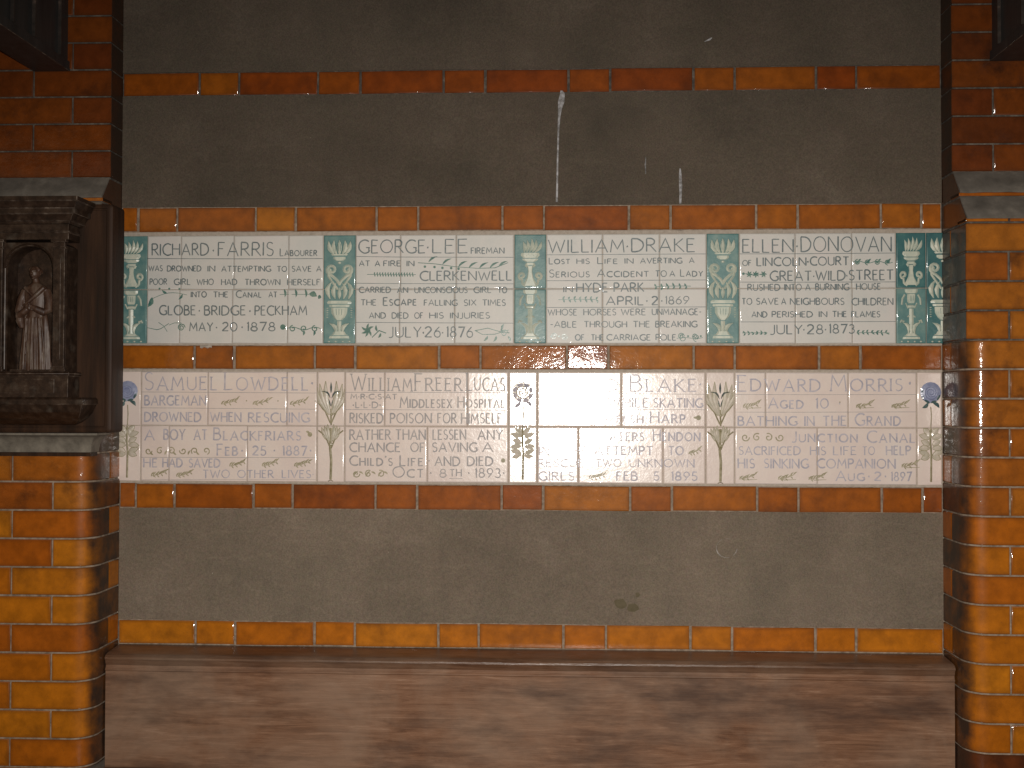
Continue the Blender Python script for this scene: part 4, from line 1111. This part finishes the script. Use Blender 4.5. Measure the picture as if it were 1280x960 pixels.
def flower_strip(pl, pr, kind, label):
    xl, xr = R2.at(pl, 530)[0], R2.at(pr, 530)[0]
    xr = min(xr, XR-0.002)
    xc = (R2.at(pl, 530)[0]+R2.at(pr, 530)[0])/2; sc = (R2.at(pr, 530)[0]-R2.at(pl, 530)[0])/150
    t = thing('flower_border', label, 'tile border', (xc, 0, R2.z0), 'flower borders of the lower row')
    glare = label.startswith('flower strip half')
    R2.tile(t, xl, xr, ZM2, R2.z1, M['tile_pink'], gap=0.0011, tx=0.024 if glare else None, tz=0.0 if glare else None)
    R2.tile(t, xl, xr, R2.z0, ZM2, M['tile_pink'], gap=0.0011, tx=0.026 if glare else None, tz=0.024 if glare else None)
    fx = lambda u, v: (max(xl+0.001, min(xr-0.001, xc+u*sc)), R2.z1-v/620*(R2.z1-R2.z0))
    if kind == 'rose':
        r = Relief(R2, fx); r.rib([(0, 190), (3, 240), (0, 305)], 6, 0.0015); r.rib([(0, 308), (-3, 380), (2, 450), (0, 600)], 11, 0.002); r.done('stem', M['ink_olive'], t)
        r = Relief(R2, fx)
        for s_ in (-1, 1):
            for v, a, l in ((330, 48, 46), (352, 20, 58), (388, 30, 50), (404, -4, 58), (446, 24, 60), (452, -14, 46), (345, 76, 40)):
                r.leaf(s_*10, v+12, (a if s_ > 0 else 180-a), l, 31, 0.0022, 0.05*s_)
        r.done('leaf_spray', M['leaf_pale'], t); r.outline('leaf_outline', M['ink_olive'], t, 0.0017)
        r = Relief(R2, fx)
        for a in range(0, 360, 45): r.leaf(48*math.cos(math.radians(a)), 118-48*math.sin(math.radians(a)), a+100, 34, 22, 0.0016)
        for s_ in (-1, 1): r.leaf(s_*14, 168, 270+s_*50, 44, 20, 0.0016)
        r.done('sepal_ring', M['ink_lilac'] if glare else M['flower_dark'], t)  # glare strip: sepals and flower head paler, flash washout painted in
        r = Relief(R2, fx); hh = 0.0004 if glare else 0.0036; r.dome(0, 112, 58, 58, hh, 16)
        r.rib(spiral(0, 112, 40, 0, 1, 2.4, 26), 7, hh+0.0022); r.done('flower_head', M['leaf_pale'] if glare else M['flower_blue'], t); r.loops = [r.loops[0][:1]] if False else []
    else:
        r = Relief(R2, fx); r.rib([(0, 210), (2, 300)], 9, 0.0018); r.rib([(0, 315), (-3, 430), (3, 500), (0, 605)], 14, 0.0018)
        r.dome(0, 408, 10, 10); r.dome(3, 240, 9, 9)
        for s_ in (-1, 1): r.rib([(s_*2, 290), (s_*30, 225), (s_*66, 180)], 8, 0.0018); r.rib([(s_*2, 430), (s_*30, 360), (s_*68, 330)], 8, 0.0018); r.rib([(0, 608), (s_*14, 614)], 5)
        r.done('stem', M['ink_olive'], t)
        r = Relief(R2, fx)
        for base, v0 in ((250, 20), (400, 330)):
            for u, a in ((-66, 118), (-44, 108), (-22, 98), (22, 82), (44, 72), (66, 62)):
                if u == -66 and v0 > 100: r.done('leaf_spray', M['leaf_pale'], t); r.outline('leaf_outline', M['ink_olive'], t, 0.0017); r = Relief(R2, fx)
                r.leaf(u*0.15, base-10, a, (195 if v0 < 100 else 98)*(1-abs(u)*0.002), 27 if v0 < 100 else 22, 0.002, 0.06*(1 if u < 0 else -1))
        r.done('leaf_spray', M['leaf_pale'], t); r.outline('leaf_outline', M['ink_olive'], t, 0.0017)
        r = Relief(R2, fx); r.leaf(0, 120, 90, 62, 12, 0.0046, 0)
        for s_ in (-1, 1): r.leaf(s_*4, 150, 90-s_*55, 66, 12, 0.0046, s_*0.25); r.leaf(s_*2, 195, 90-s_*14, 44, 8, 0.004, 0)
        r.done('flower_head', M['flower_dark'], t)
flower_strip(143.5, 176.3, 'rose', 'blue rose strip half hidden by the dark wooden plaque, left end of the lower row')
flower_strip(396.8, 431.0, 'iris', 'dark iris strip between the Feb 25 1887 and Oct 8th 1893 tablets')
flower_strip(636.0, 671.4, 'rose', 'flower strip half lost in the flash glare, mid row below the green ones')
flower_strip(882.2, 918.0, 'iris', 'dark iris strip between the Feb 5 1895 and Aug 2 1897 tablets')
flower_strip(1146.0, 1180.0, 'rose', 'blue rose strip against the right brick pier, end of the lower row')

# ------------------------------------------------------------------ brick piers
P_UP, P_LOW = 0.080, 0.175
Z_UP0, S_UP = 2.1187, 0.0752
Z_LO0, S_LO = 1.9682, 0.0757
RAD = 0.058
def pier(side, xc, width, label, bull_from):
    t = thing('brick_pier', label, 'pier', (xc+side*width/2, -0.09, 0), 'brick piers flanking the tablets')
    X = lambda u: xc+side*u
    def box(name, u0, u1, d0, d1, z0, z1, mat, me=None):
        b = MB(); b.box(min(X(u0), X(u1)), max(X(u0), X(u1)), -d1, -d0, z0, z1)
        return put(name, b.mesh(name, mat), t)
    zb = Z_LO0 - bull_from*S_LO
    # mortar cores, 4 mm behind the brick faces
    box('mortar_core', 0.004, width, -0.2, P_UP-0.004, Z_UP0, ZT, M['mortar_dark'])
    box('mortar_core', 0.004, width, -0.2, P_LOW-0.004, zb, Z_LO0, M['mortar_dark'])
    b = MB(); k = quoin_mesh(width, P_LOW-0.004, zb, side, RAD-0.003, M['mortar'])
    o = put('mortar_core', k, t, (X(0.004), 0.0, 0.0))
    jt = 0.0056
    def course(z, h, depth, stretch, rad, mat):
        bh = h-jt+0.001
        j = random.uniform(-0.0006, 0.0006)
        w0 = 0.2165 if stretch else 0.1065
        ret = 0.1065 if (stretch and depth > 0.12) else depth
        # the corner brick: origin at outer corner, d runs back from the front face
        def q(w, d):
            me = quoin_mesh(w, d, bh, side, rad, mat)
            return put('corner_brick', me, t, (X(0)+side*j, -depth+d, z+jt/2))
        q(w0, ret)
        if ret < depth:
            d2 = depth-ret-jt
            if rad > 0.005: o = put('brick', brick_mesh(d2, 0.1, bh, mat), t, (X(0)+side*(j+0.05), -d2/2, z+h/2+0.0005)); o.rotation_euler = (0, 0, math.radians(-90*side))
            else: o = put('brick', quoin_mesh(0.1, d2, bh, side, 0.0, mat), t, (X(0)+side*j, 0.0, z+jt/2))
        u = w0+jt
        while u < width-0.03:
            w_ = min(0.2165, width-u)
            o = put('brick', brick_mesh(w_, 0.09, bh, mat), t, (X(u+w_/2), -depth+0.045+random.uniform(-0.0005, 0.0005), z+h/2+0.0005))
            jig(o, 0.4)
            u += w_+jt
    z = Z_UP0; i = 0
    while z+S_UP < ZT+0.02:
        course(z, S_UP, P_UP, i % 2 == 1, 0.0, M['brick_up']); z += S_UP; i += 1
    n = int(Z_LO0/S_LO)
    for i in range(n):
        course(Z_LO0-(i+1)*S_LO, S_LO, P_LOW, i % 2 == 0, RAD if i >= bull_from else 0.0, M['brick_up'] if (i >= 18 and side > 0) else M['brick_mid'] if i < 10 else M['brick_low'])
    # two weathered cement slopes where the pier thickens
    for zt, zbm, zlow, d0, d1 in ((Z_UP0, 2.058, 2.0434, P_UP, 0.127), (2.0434, 1.982, Z_LO0, 0.127, P_LOW)):
        b = MB(); b.prism([(0.0, zt-0.004), (-d0, zt-0.004), (-d1+0.001, zbm-0.003), (-d1+0.001, zlow+0.004), (0.0, zlow+0.004)], X(0.0015), X(0.11))
        put('corner_brick', b.mesh('corner_brick', M['brick_side']), t)
        b = MB(); b.prism([(0.1, zlow), (0.1, zt), (-d0+0.004, zt), (-d1+0.006, zbm-0.006), (-d1+0.006, zlow)], X(0.005), X(width))
        put('mortar_core', b.mesh('mortar_core', M['mortar_dark']), t)
        b = MB()
        rows = []
        nx = 40
        for i in range(nx+1):
            u = 0.003+(width-0.003)*i/nx
            e = 0.0022*mnoise.noise(Vector((u*14, zt*5, side)))
            f = 0.0025*mnoise.noise(Vector((u*20, zt*9, side+3)))
            rows.append([(X(u), -d0+0.01, zt+0.001), (X(u), -d0-0.001, zt+0.0005), (X(u), -(d0+d1)/2-0.002+e, (zt+zbm)/2+0.001+e), (X(u), -d1-0.0035, zbm+0.002+f), (X(u), -d1-0.0035, zbm-0.0035+f), (X(u), -d1+0.01, zbm-0.0035+f)])
        b.grid(rows); b.poly(rows[0]); b.poly(rows[-1])
        put('cement_slope', b.mesh('cement_slope', M['stone'], smooth=45), t)
        # sliver of brick under the slope
        u = 0.0015
        wid = (0.2165, 0.2165) if d1 < 0.15 else (0.1065, 0.2165)
        for w_ in wid:
            hh = zbm-zlow-0.006
            o = put('brick', brick_mesh(w_, 0.06, hh, M['brick_low'], 0.001), t, (X(u+w_/2), -d1+0.03, zlow+0.003+hh/2))
            u += w_+jt
    return t
pR = pier(1, XR, 0.47, 'glazed brick pier right of the tablets, its side glinting with reflections', 4)
pL = pier(-1, XL, 0.47, 'glazed brick pier on the left, carrying the dark wooden plaque', 4)
# grey plinth under the left pier
b = MB(); b.box(XL-0.47, XL+0.003, -P_LOW-0.022, -0.002, 0.0, 0.527)
put('plinth', b.mesh('plinth', M['stone']), pL)
# ------------------------------------------------------------------ bench
bench = thing('bench', 'weathered brown wooden bench between the brick piers, below the wall', 'bench', ((XL+XR)/2, -0.3, 0))
x0, x1 = XL+0.004, XR-0.004
b = MB()
def wavy(prof, name, mat, smooth):
    b = MB(); nx = 90; rows = []
    for i in range(nx+1):
        x = x0+(x1-x0)*i/nx
        rows.append([(x, y+0.0012*mnoise.noise(Vector((x*5, y*20, z*6))), z+(0.0016*mnoise.noise(Vector((x*4, 2, z*3))) if z > 0.76 else 0)) for y, z in prof])
    b.grid(rows); b.poly(rows[0]); b.poly(rows[-1])
    return put(name, b.mesh(name, mat, smooth=smooth), bench)
wavy([(-0.002, 0.20), (-0.002, 0.8060), (-0.080, 0.8010), (-0.0900, 0.7940), (-0.0935, 0.776), (-0.0960, 0.7735), (-0.0965, 0.7700), (-0.0940, 0.7670), (-0.0940, 0.20)], 'back_board', M['bench'], 35)
wavy([(-0.002, 0.8065), (-0.002, 0.8195), (-0.085, 0.8135), (-0.0955, 0.810), (-0.1000, 0.8055), (-0.1005, 0.8005), (-0.0970, 0.7965), (-0.0955, 0.7900), (-0.0925, 0.7830), (-0.0905, 0.7945), (-0.0805, 0.8015)], 'top_rail', M['bench_rail'], 35)
b = MB(); b.prism([(-0.096, 0.470), (-0.096, 0.508), (-0.42, 0.514), (-0.445, 0.508), (-0.445, 0.478), (-0.43, 0.470)], XL+0.004, XR-0.004)
put('seat', b.mesh('seat', M['bench'], smooth=30), bench)
for x in (XL+0.02, (XL+XR)/2, XR-0.10):
    b = MB(); b.box(x, x+0.08, -0.42, -0.098, 0.002, 0.469)
    put('bench_support', b.mesh('bench_support', M['bench']), bench)

# ------------------------------------------------------------------ stone shelf under the plaque
shelf_x1 = -1.207
sh = thing('stone_shelf', 'moulded buff stone shelf on the left pier under the wooden plaque', 'shelf', (-1.40, -0.17, 1.36))
b = MB()
rows = []
# cavetto profile, returned at the right end
for a in range(0, 9):
    t = math.radians(90*a/8)
    off = 0.034*(1-math.sin(t)) ; z = 1.4125-0.046*(1-math.cos(t))
    o_ = off
    rows.append([(-1.75, -P_LOW-0.010-o_, z), (-1.238+o_*0.9, -P_LOW-0.010-o_, z), (-1.238+o_*0.9, -P_LOW+0.04, z)])
top = [(-1.75, -P_LOW-0.044, 1.418), (shelf_x1, -P_LOW-0.044, 1.418), (shelf_x1, -P_LOW+0.04, 1.418)]
b.grid([top]+rows)
b.grid([[(-1.75, -P_LOW+0.04, 1.418), (-1.5, -P_LOW+0.04, 1.418), (shelf_x1, -P_LOW+0.04, 1.418)], top])
put('moulded_front', b.mesh('moulded_front', M['shelf_stone'], smooth=40, fix=False), sh)
b = MB(); b.box(-1.75, -1.238, -P_LOW-0.012, -P_LOW+0.03, 1.356, 1.366)
put('lower_fillet', b.mesh('lower_fillet', M['board']), sh)

# ------------------------------------------------------------------ dark plaque with a robed figure
ax = -1.345
pq = thing('relief_plaque', 'dark wooden plaque with a small robed figure standing in an arched niche', 'plaque', (ax, -P_LOW, 1.42))
def rounded_rect(x0, x1, z0, z1, r, n=5):
    pts = []
    for cx, cz, a0 in ((x1-r, z0+r, -90), (x1-r, z1-r, 0), (x0+r, z1-r, 90), (x0+r, z0+r, 180)):
        for i in range(n+1):
            a = math.radians(a0+90*i/n); pts.append((cx+r*math.cos(a), cz+r*math.sin(a)))
    return pts
b = MB()
BX1, BX0 = -1.157, 2*ax+1.157
rings = []
for y, ins in ((-P_LOW-0.001, 0.0), (-0.236, 0.0), (-0.2475, 0.0015), (-0.2500, 0.006), (-0.2500, 0.0125), (-0.2470, 0.0135), (-0.2470, 0.0165), (-0.2500, 0.0180)):
    rings.append([(x, y, z) for x, z in rounded_rect(BX0+ins, BX1-ins, 1.420+ins, 2.016-ins, max(0.010-ins*0.4, 0.003))])
b.grid(rings, closed=True); b.poly(rings[-1]); b.poly(rings[0])
put('back_board', b.mesh('back_board', M['board'], smooth=30), pq)
# body of the aedicule with an arched opening
HW, NW = 0.0965, 0.0585
YB, YF = -0.251, -0.315
zb_, zs, ztop = 1.577, 1.840, 1.905
b = MB()
def arch_pts(w, n=14, zspr=zs):
    pts = [(ax-w, zb_)]
    for i in range(n+1):
        a = math.pi-math.pi*i/n; pts.append((ax+w*math.cos(a), zspr+w*0.95*math.sin(a)))
    pts.append((ax+w, zb_))
    return pts
inner = arch_pts(NW)
outer = []
for i, (x, z) in enumerate(inner):
    if i == 0: outer.append((ax-HW, zb_))
    elif i == len(inner)-1: outer.append((ax+HW, zb_))
    else:
        t = (i-1)/(len(inner)-3)
        if t < 0.25: outer.append((ax-HW, zs+(ztop-zs)*t/0.25))
        elif t > 0.75: outer.append((ax+HW, zs+(ztop-zs)*(1-t)/0.25))
        else: outer.append((ax-HW+2*HW*(t-0.25)/0.5, ztop))
b.grid([[(x, YF+0.006, z) for x, z in inner], [(x, YF, z) for x, z in [(ax+(p[0]-ax)*1.06, p[1]+(0.002 if 0 < k < len(inner)-1 else 0)) for k, p in enumerate(inner)]], [(x, YF, z) for x, z in outer]])
b.grid([[(x, YF+0.006, z) for x, z in inner], [(x, YB-0.006, z) for x, z in inner]])
b.poly([(x, YB-0.006, z) for x, z in inner])
b.grid([[(x, YF, z) for x, z in outer], [(x, YB, z) for x, z in outer]])
put('niche', b.mesh('niche', M['relief_wood'], smooth=30), pq)
b = MB()
n = 16; r0 = []; r1 = []; r2 = []
for i in range(n+1):
    a = math.pi-math.pi*i/n
    for lst, rr, yy in ((r0, NW*1.04, YF-0.0005), (r1, NW*1.09, YF-0.005), (r2, NW*1.14, YF-0.0005)):
        lst.append((ax+rr*math.cos(a), yy, zs+rr*0.95*math.sin(a)))
b.grid([r0, r1, r2]); put('arch_moulding', b.mesh('arch_moulding', M['relief_wood'], smooth=40, fix=False), pq)
# pilasters, each with cap and base
for s_ in (-1, 1):
    cx = ax+s_*(NW+HW)/2*1.04
    b = MB(); w = (HW-NW)/2*0.78
    b.box(cx-w, cx+w, YF-0.009, YF+0.002, zb_+0.012, 1.888)
    b.box(cx-w*0.4, cx+w*0.4, YF-0.0115, YF-0.008, zb_+0.03, 1.865)
    pl_ = put('pilaster', b.mesh('pilaster', M['relief_wood']), pq)
    b = MB()
    for z0_, z1_, e in ((1.888, 1.893, 0.003), (1.893, 1.905, 0.001), (1.905, 1.912, 0.005)): b.box(cx-w-e, cx+w+e, YF-0.009-e, YF+0.002, z0_, z1_)
    put('capital', b.mesh('capital', M['relief_wood']), pl_)
    b = MB()
    for z0_, z1_, e in ((zb_, zb_+0.006, 0.005), (zb_+0.006, zb_+0.012, 0.0025)): b.box(cx-w-e, cx+w+e, YF-0.009-e, YF+0.002, z0_, z1_)
    put('pilaster_base', b.mesh('pilaster_base', M['relief_wood']), pl_)
# stepped cornice with mitred returns
def step_mould(name, prof):
    """prof: (z, projection from the board, half width)"""
    b = MB(); rows = []
    for z, d_, hw in prof:
        rows.append([(ax-hw, YB, z), (ax-hw, -0.25-d_, z), (ax+hw, -0.25-d_, z), (ax+hw, YB, z)])
    b.grid(rows); b.poly(rows[0]); b.poly(rows[-1])
    put(name, b.mesh(name, M['relief_wood'], smooth=20), pq)
step_mould('entablature', [(1.9125, 0.068, 0.102), (1.930, 0.068, 0.102), (1.930, 0.073, 0.106), (1.934, 0.073, 0.106), (1.934, 0.070, 0.103), (1.951, 0.070, 0.103)])
step_mould('cornice', [(1.9515, 0.076, 0.108), (1.958, 0.078, 0.110), (1.958, 0.082, 0.114), (1.970, 0.087, 0.120), (1.974, 0.090, 0.124), (1.974, 0.096, 0.130), (1.988, 0.096, 0.130), (1.990, 0.099, 0.132), (2.004, 0.106, 0.139), (2.004, 0.109, 0.142), (2.0155, 0.109, 0.142)])
step_mould('plinth', [(1.512, 0.068, 0.104), (1.566, 0.068, 0.104), (1.566, 0.072, 0.108), (1.572, 0.074, 0.110), (1.5768, 0.070, 0.106)])
step_mould('base_moulding', [(1.440, 0.006, 0.094), (1.447, 0.030, 0.112), (1.459, 0.056, 0.128), (1.474, 0.076, 0.141), (1.490, 0.086, 0.148), (1.494, 0.088, 0.150), (1.494, 0.092, 0.153), (1.506, 0.092, 0.153), (1.5115, 0.086, 0.148)])
b = MB(); b.box(ax-0.070, ax+0.070, -0.321, -0.317, 1.522, 1.558); put('inscription_panel', b.mesh('inscription_panel', M['relief_wood']), pq)

# the carved figure: one continuous remeshed body
def loft(b, sections, n=20):
    rows = []
    for (cx, cy, cz, rx, ry, rip, ph) in sections:
        rows.append([(cx+rx*math.cos(2*math.pi*j/n)*(1+rip*math.cos(ph+7*2*math.pi*j/n)), cy+ry*math.sin(2*math.pi*j/n)*(1+rip*math.cos(ph+7*2*math.pi*j/n)), cz) for j in range(n)])
    b.grid(rows, closed=True); b.poly(rows[0][::-1]); b.poly(rows[-1])
def tube(b, pts, n=12):
    """pts: (x,y,z,r)"""
    rows = []
    for i, (x, y, z, r) in enumerate(pts):
        a = Vector(pts[max(0, i-1)][:3]); c = Vector(pts[min(len(pts)-1, i+1)][:3])
        d = (c-a).normalized(); s1 = d.cross(Vector((0, 1, 0.01))).normalized(); s2 = d.cross(s1)
        rows.append([tuple(Vector((x, y, z))+s1*r*math.cos(2*math.pi*j/n)+s2*r*math.sin(2*math.pi*j/n)) for j in range(n)])
    b.grid(rows, closed=True); b.poly(rows[0][::-1]); b.poly(rows[-1])
fx_, fy_, fz_ = ax+0.007, -0.291, 1.578
b = MB()
S = lambda h, rx, ry, rip=0, dx=0, dy=0, ph=0: (fx_+dx, fy_+dy, fz_+h, rx, ry, rip, ph)
loft(b, [S(0.0, 0.038, 0.020, 0.16, 0.0), S(0.012, 0.037, 0.020, 0.17), S(0.04, 0.035, 0.019, 0.16, 0, 0, 0.3), S(0.08, 0.033, 0.018, 0.14, 0.001, 0, 0.5), S(0.115, 0.031, 0.0175, 0.10, 0.001, 0, 0.6), S(0.140, 0.029, 0.017, 0.05), S(0.155, 0.0265, 0.016, 0.02),
         S(0.170, 0.028, 0.0165), S(0.190, 0.031, 0.0175), S(0.205, 0.031, 0.017), S(0.216, 0.027, 0.015), S(0.223, 0.016, 0.012), S(0.228, 0.0095, 0.0095), S(0.236, 0.0085, 0.0085, 0, -0.001, -0.001)], 42)
hx, hy, hz = fx_-0.002, fy_-0.003, fz_+0.251
rows = []
for i in range(11):
    a = math.pi*i/10; z = -math.cos(a); r = math.sin(a)
    row = []
    for j in range(18):
        t = 2*math.pi*j/18; x, y = r*math.cos(t), r*math.sin(t)
        taper = 1.0 if z > -0.2 else 1.0+0.35*(z+0.2)
        row.append((hx+x*0.0138*taper, hy+y*0.0150*taper, hz+z*0.0190))
    rows.append(row)
b.grid(rows, closed=True)
# brow, nose, mouth, chin, ears
tube(b, [(hx-0.009, hy-0.0135, hz+0.0045, 0.0016), (hx, hy-0.0158, hz+0.005, 0.0018), (hx+0.009, hy-0.0135, hz+0.0045, 0.0016)], 8)
tube(b, [(hx, hy-0.0145, hz+0.005, 0.0015), (hx, hy-0.0180, hz-0.003, 0.0023), (hx, hy-0.0150, hz-0.005, 0.0015)], 8)
tube(b, [(hx-0.0045, hy-0.0140, hz-0.0085, 0.0012), (hx, hy-0.0150, hz-0.0085, 0.0016), (hx+0.0045, hy-0.0140, hz-0.0085, 0.0012)], 8)
tube(b, [(hx-0.003, hy-0.012, hz-0.0145, 0.002), (hx+0.003, hy-0.012, hz-0.0145, 0.002)], 8)
for s_ in (-1, 1): tube(b, [(hx+s_*0.0135, hy+0.001, hz+0.004, 0.0022), (hx+s_*0.0138, hy+0.001, hz-0.004, 0.0018)], 8)
# hair swept over the head
for k in range(9):
    a = -1.35+2.7*k/8
    tube(b, [(hx+0.0125*math.sin(a), hy-0.006, hz+0.0145*math.cos(a*0.75)+0.001, 0.003), (hx+0.0145*math.sin(a), hy+0.004, hz+0.0150*math.cos(a*0.8), 0.0036), (hx+0.0140*math.sin(a), hy+0.012, hz+0.009*math.cos(a), 0.003)], 8)
# arms bent across the waist, wide sleeves
sh_z = fz_+0.208
tube(b, [(fx_-0.027, fy_, sh_z, 0.011), (fx_-0.036, fy_-0.003, fz_+0.182, 0.0118), (fx_-0.039, fy_-0.009, fz_+0.152, 0.012), (fx_-0.034, fy_-0.018, fz_+0.140, 0.0115), (fx_-0.020, fy_-0.024, fz_+0.150, 0.009), (fx_-0.010, fy_-0.026, fz_+0.158, 0.0065)])
tube(b, [(fx_+0.027, fy_, sh_z, 0.011), (fx_+0.036, fy_-0.003, fz_+0.182, 0.0118), (fx_+0.037, fy_-0.009, fz_+0.156, 0.0115), (fx_+0.028, fy_-0.018, fz_+0.150, 0.0105), (fx_+0.012, fy_-0.024, fz_+0.158, 0.0085), (fx_+0.002, fy_-0.026, fz_+0.163, 0.0062)])
# hanging sleeve ends
tube(b, [(fx_-0.033, fy_-0.014, fz_+0.150, 0.010), (fx_-0.034, fy_-0.014, fz_+0.128, 0.0115), (fx_-0.030, fy_-0.012, fz_+0.110, 0.006)])
# hands: palm and five fingers each
for s_, px, pz in ((-1, -0.006, 0.160), (1, -0.001, 0.165)):
    X0, Y0, Z0 = fx_+px, fy_-0.028, fz_+pz
    dx = -s_
    tube(b, [(X0-dx*0.004, Y0+0.001, Z0, 0.0048), (X0+dx*0.004, Y0-0.001, Z0, 0.0046)], 10)
    for f in range(4):
        L = (0.0095, 0.011, 0.0105, 0.0085)[f]; zz = Z0+0.0042-0.0028*f
        tube(b, [(X0+dx*0.004, Y0-0.002, zz, 0.0015), (X0+dx*(0.004+L*0.6), Y0-0.003, zz-0.0006, 0.0014), (X0+dx*(0.004+L), Y0-0.001, zz-0.0014, 0.0011)], 8)
    tube(b, [(X0, Y0-0.002, Z0+0.004, 0.0016), (X0+dx*0.004, Y0-0.004, Z0+0.0085, 0.0014)], 8)
# mantle from the shoulder, belt and fold ridges
tube(b, [(fx_+0.026, fy_-0.012, fz_+0.214, 0.006), (fx_+0.010, fy_-0.018, fz_+0.196, 0.005), (fx_-0.010, fy_-0.019, fz_+0.178, 0.0045), (fx_-0.026, fy_-0.014, fz_+0.165, 0.004)])
tube(b, [(fx_-0.024, fy_-0.012, fz_+0.214, 0.005), (fx_-0.012, fy_-0.017, fz_+0.203, 0.0035), (fx_+0.0, fy_-0.0185, fz_+0.192, 0.003)])
for u, r in ((-0.022, 0.003), (-0.012, 0.0034), (-0.002, 0.003), (0.007, 0.0036), (0.018, 0.003), (0.027, 0.0026)):
    tube(b, [(fx_+u*0.8, fy_-0.0165, fz_+0.136, r*0.6), (fx_+u, fy_-0.0195+abs(u)*0.2, fz_+0.07, r), (fx_+u*1.15, fy_-0.0205+abs(u)*0.25, fz_+0.004, r*1.2)], 8)
me = b.mesh('robed_figure', M['figure'])
tmp = bpy.data.objects.new('tmp', me); C.objects.link(tmp)
rm = tmp.modifiers.new('r', 'REMESH'); rm.mode = 'VOXEL'; rm.voxel_size = 0.0013; rm.use_smooth_shade = True
sm = tmp.modifiers.new('s', 'SMOOTH'); sm.factor = 0.5; sm.iterations = 1
dg = bpy.context.evaluated_depsgraph_get()
me2 = bpy.data.meshes.new_from_object(tmp.evaluated_get(dg))
bpy.data.objects.remove(tmp)
me2.materials.clear(); me2.materials.append(M['figure'])
me2.polygons.foreach_set('material_index', [0]*len(me2.polygons))
fig = put('robed_figure', me2, pq)
b = MB(); b.box(ax-0.050, ax+0.056, -0.313, -0.258, 1.5772, 1.5825); put('figure_base', b.mesh('figure_base', M['relief_wood']), pq)

# ------------------------------------------------------------------ timber brackets under the roof
def bracket(x0, x1, inner_side, label):
    t = thing('roof_bracket', label, 'bracket', ((x0+x1)/2, -P_UP, 2.416), 'dark timber brackets above the piers')
    L = 0.95
    b = MB(); b.box(x0+0.006, x1-0.006, -P_UP-L, -P_UP+0.002, 2.444, ZT)
    put('beam', b.mesh('beam', M['timber']), t)
    b = MB(); b.box(x0, x1, -P_UP-L-0.004, -P_UP+0.002, 2.416, 2.443)
    put('bottom_rail', b.mesh('bottom_rail', M['timber']), t)
    xs = x1 if inner_side > 0 else x0
    for d_ in (0.055, 0.20, 0.31, 0.42):
        w_ = 0.004 if d_ not in (0.26,) else 0.008
        b = MB(); b.box(min(xs-inner_side*0.007, xs+inner_side*0.003), max(xs-inner_side*0.007, xs+inner_side*0.003), -P_UP-d_-w_, -P_UP-d_, 2.4435, ZT)
        put('upright_batten', b.mesh('upright_batten', M['timber_edge']), t)
    return t
bracket(-1.456, -1.354, 1, 'dark grooved timber bracket above the left pier')
bracket(1.149, 1.252, -1, 'dark grooved timber bracket above the right pier')
# sloping boarded roof of the shelter, above the frame
b = MB(); b.prism([(0.25, ZT+0.002), (-2.0, 2.62), (-2.0, 2.66), (0.25, ZT+0.05)], -3.2, 3.2)

EDGE_MAT = simple_noise_mat('dusty_worn_edge', [(0.38, (0.03, 0.017, 0.011)), (0.55, (0.08, 0.055, 0.040)), (0.68, (0.20, 0.155, 0.12))], 45, 0.5, None)
for o in list(scene.objects):
    if o.type == 'MESH' and o.name.split('.')[0] in ('niche', 'pilaster', 'capital', 'pilaster_base', 'entablature', 'cornice', 'plinth', 'base_moulding', 'inscription_panel', 'figure_base', 'beam', 'bottom_rail') and o.data.materials[0] in (M['relief_wood'], M['timber']):
        o.data.materials.append(EDGE_MAT)
        md = o.modifiers.new('worn_edges', 'BEVEL'); md.width = 0.0011; md.segments = 1; md.limit_method = 'ANGLE'; md.angle_limit = math.radians(50); md.material = 1
rf = put('shelter_roof', b.mesh('roof_boards', M['roof'])); rf['label'] = 'brown boarded lean-to roof over the memorial wall'; rf['category'] = 'roof'
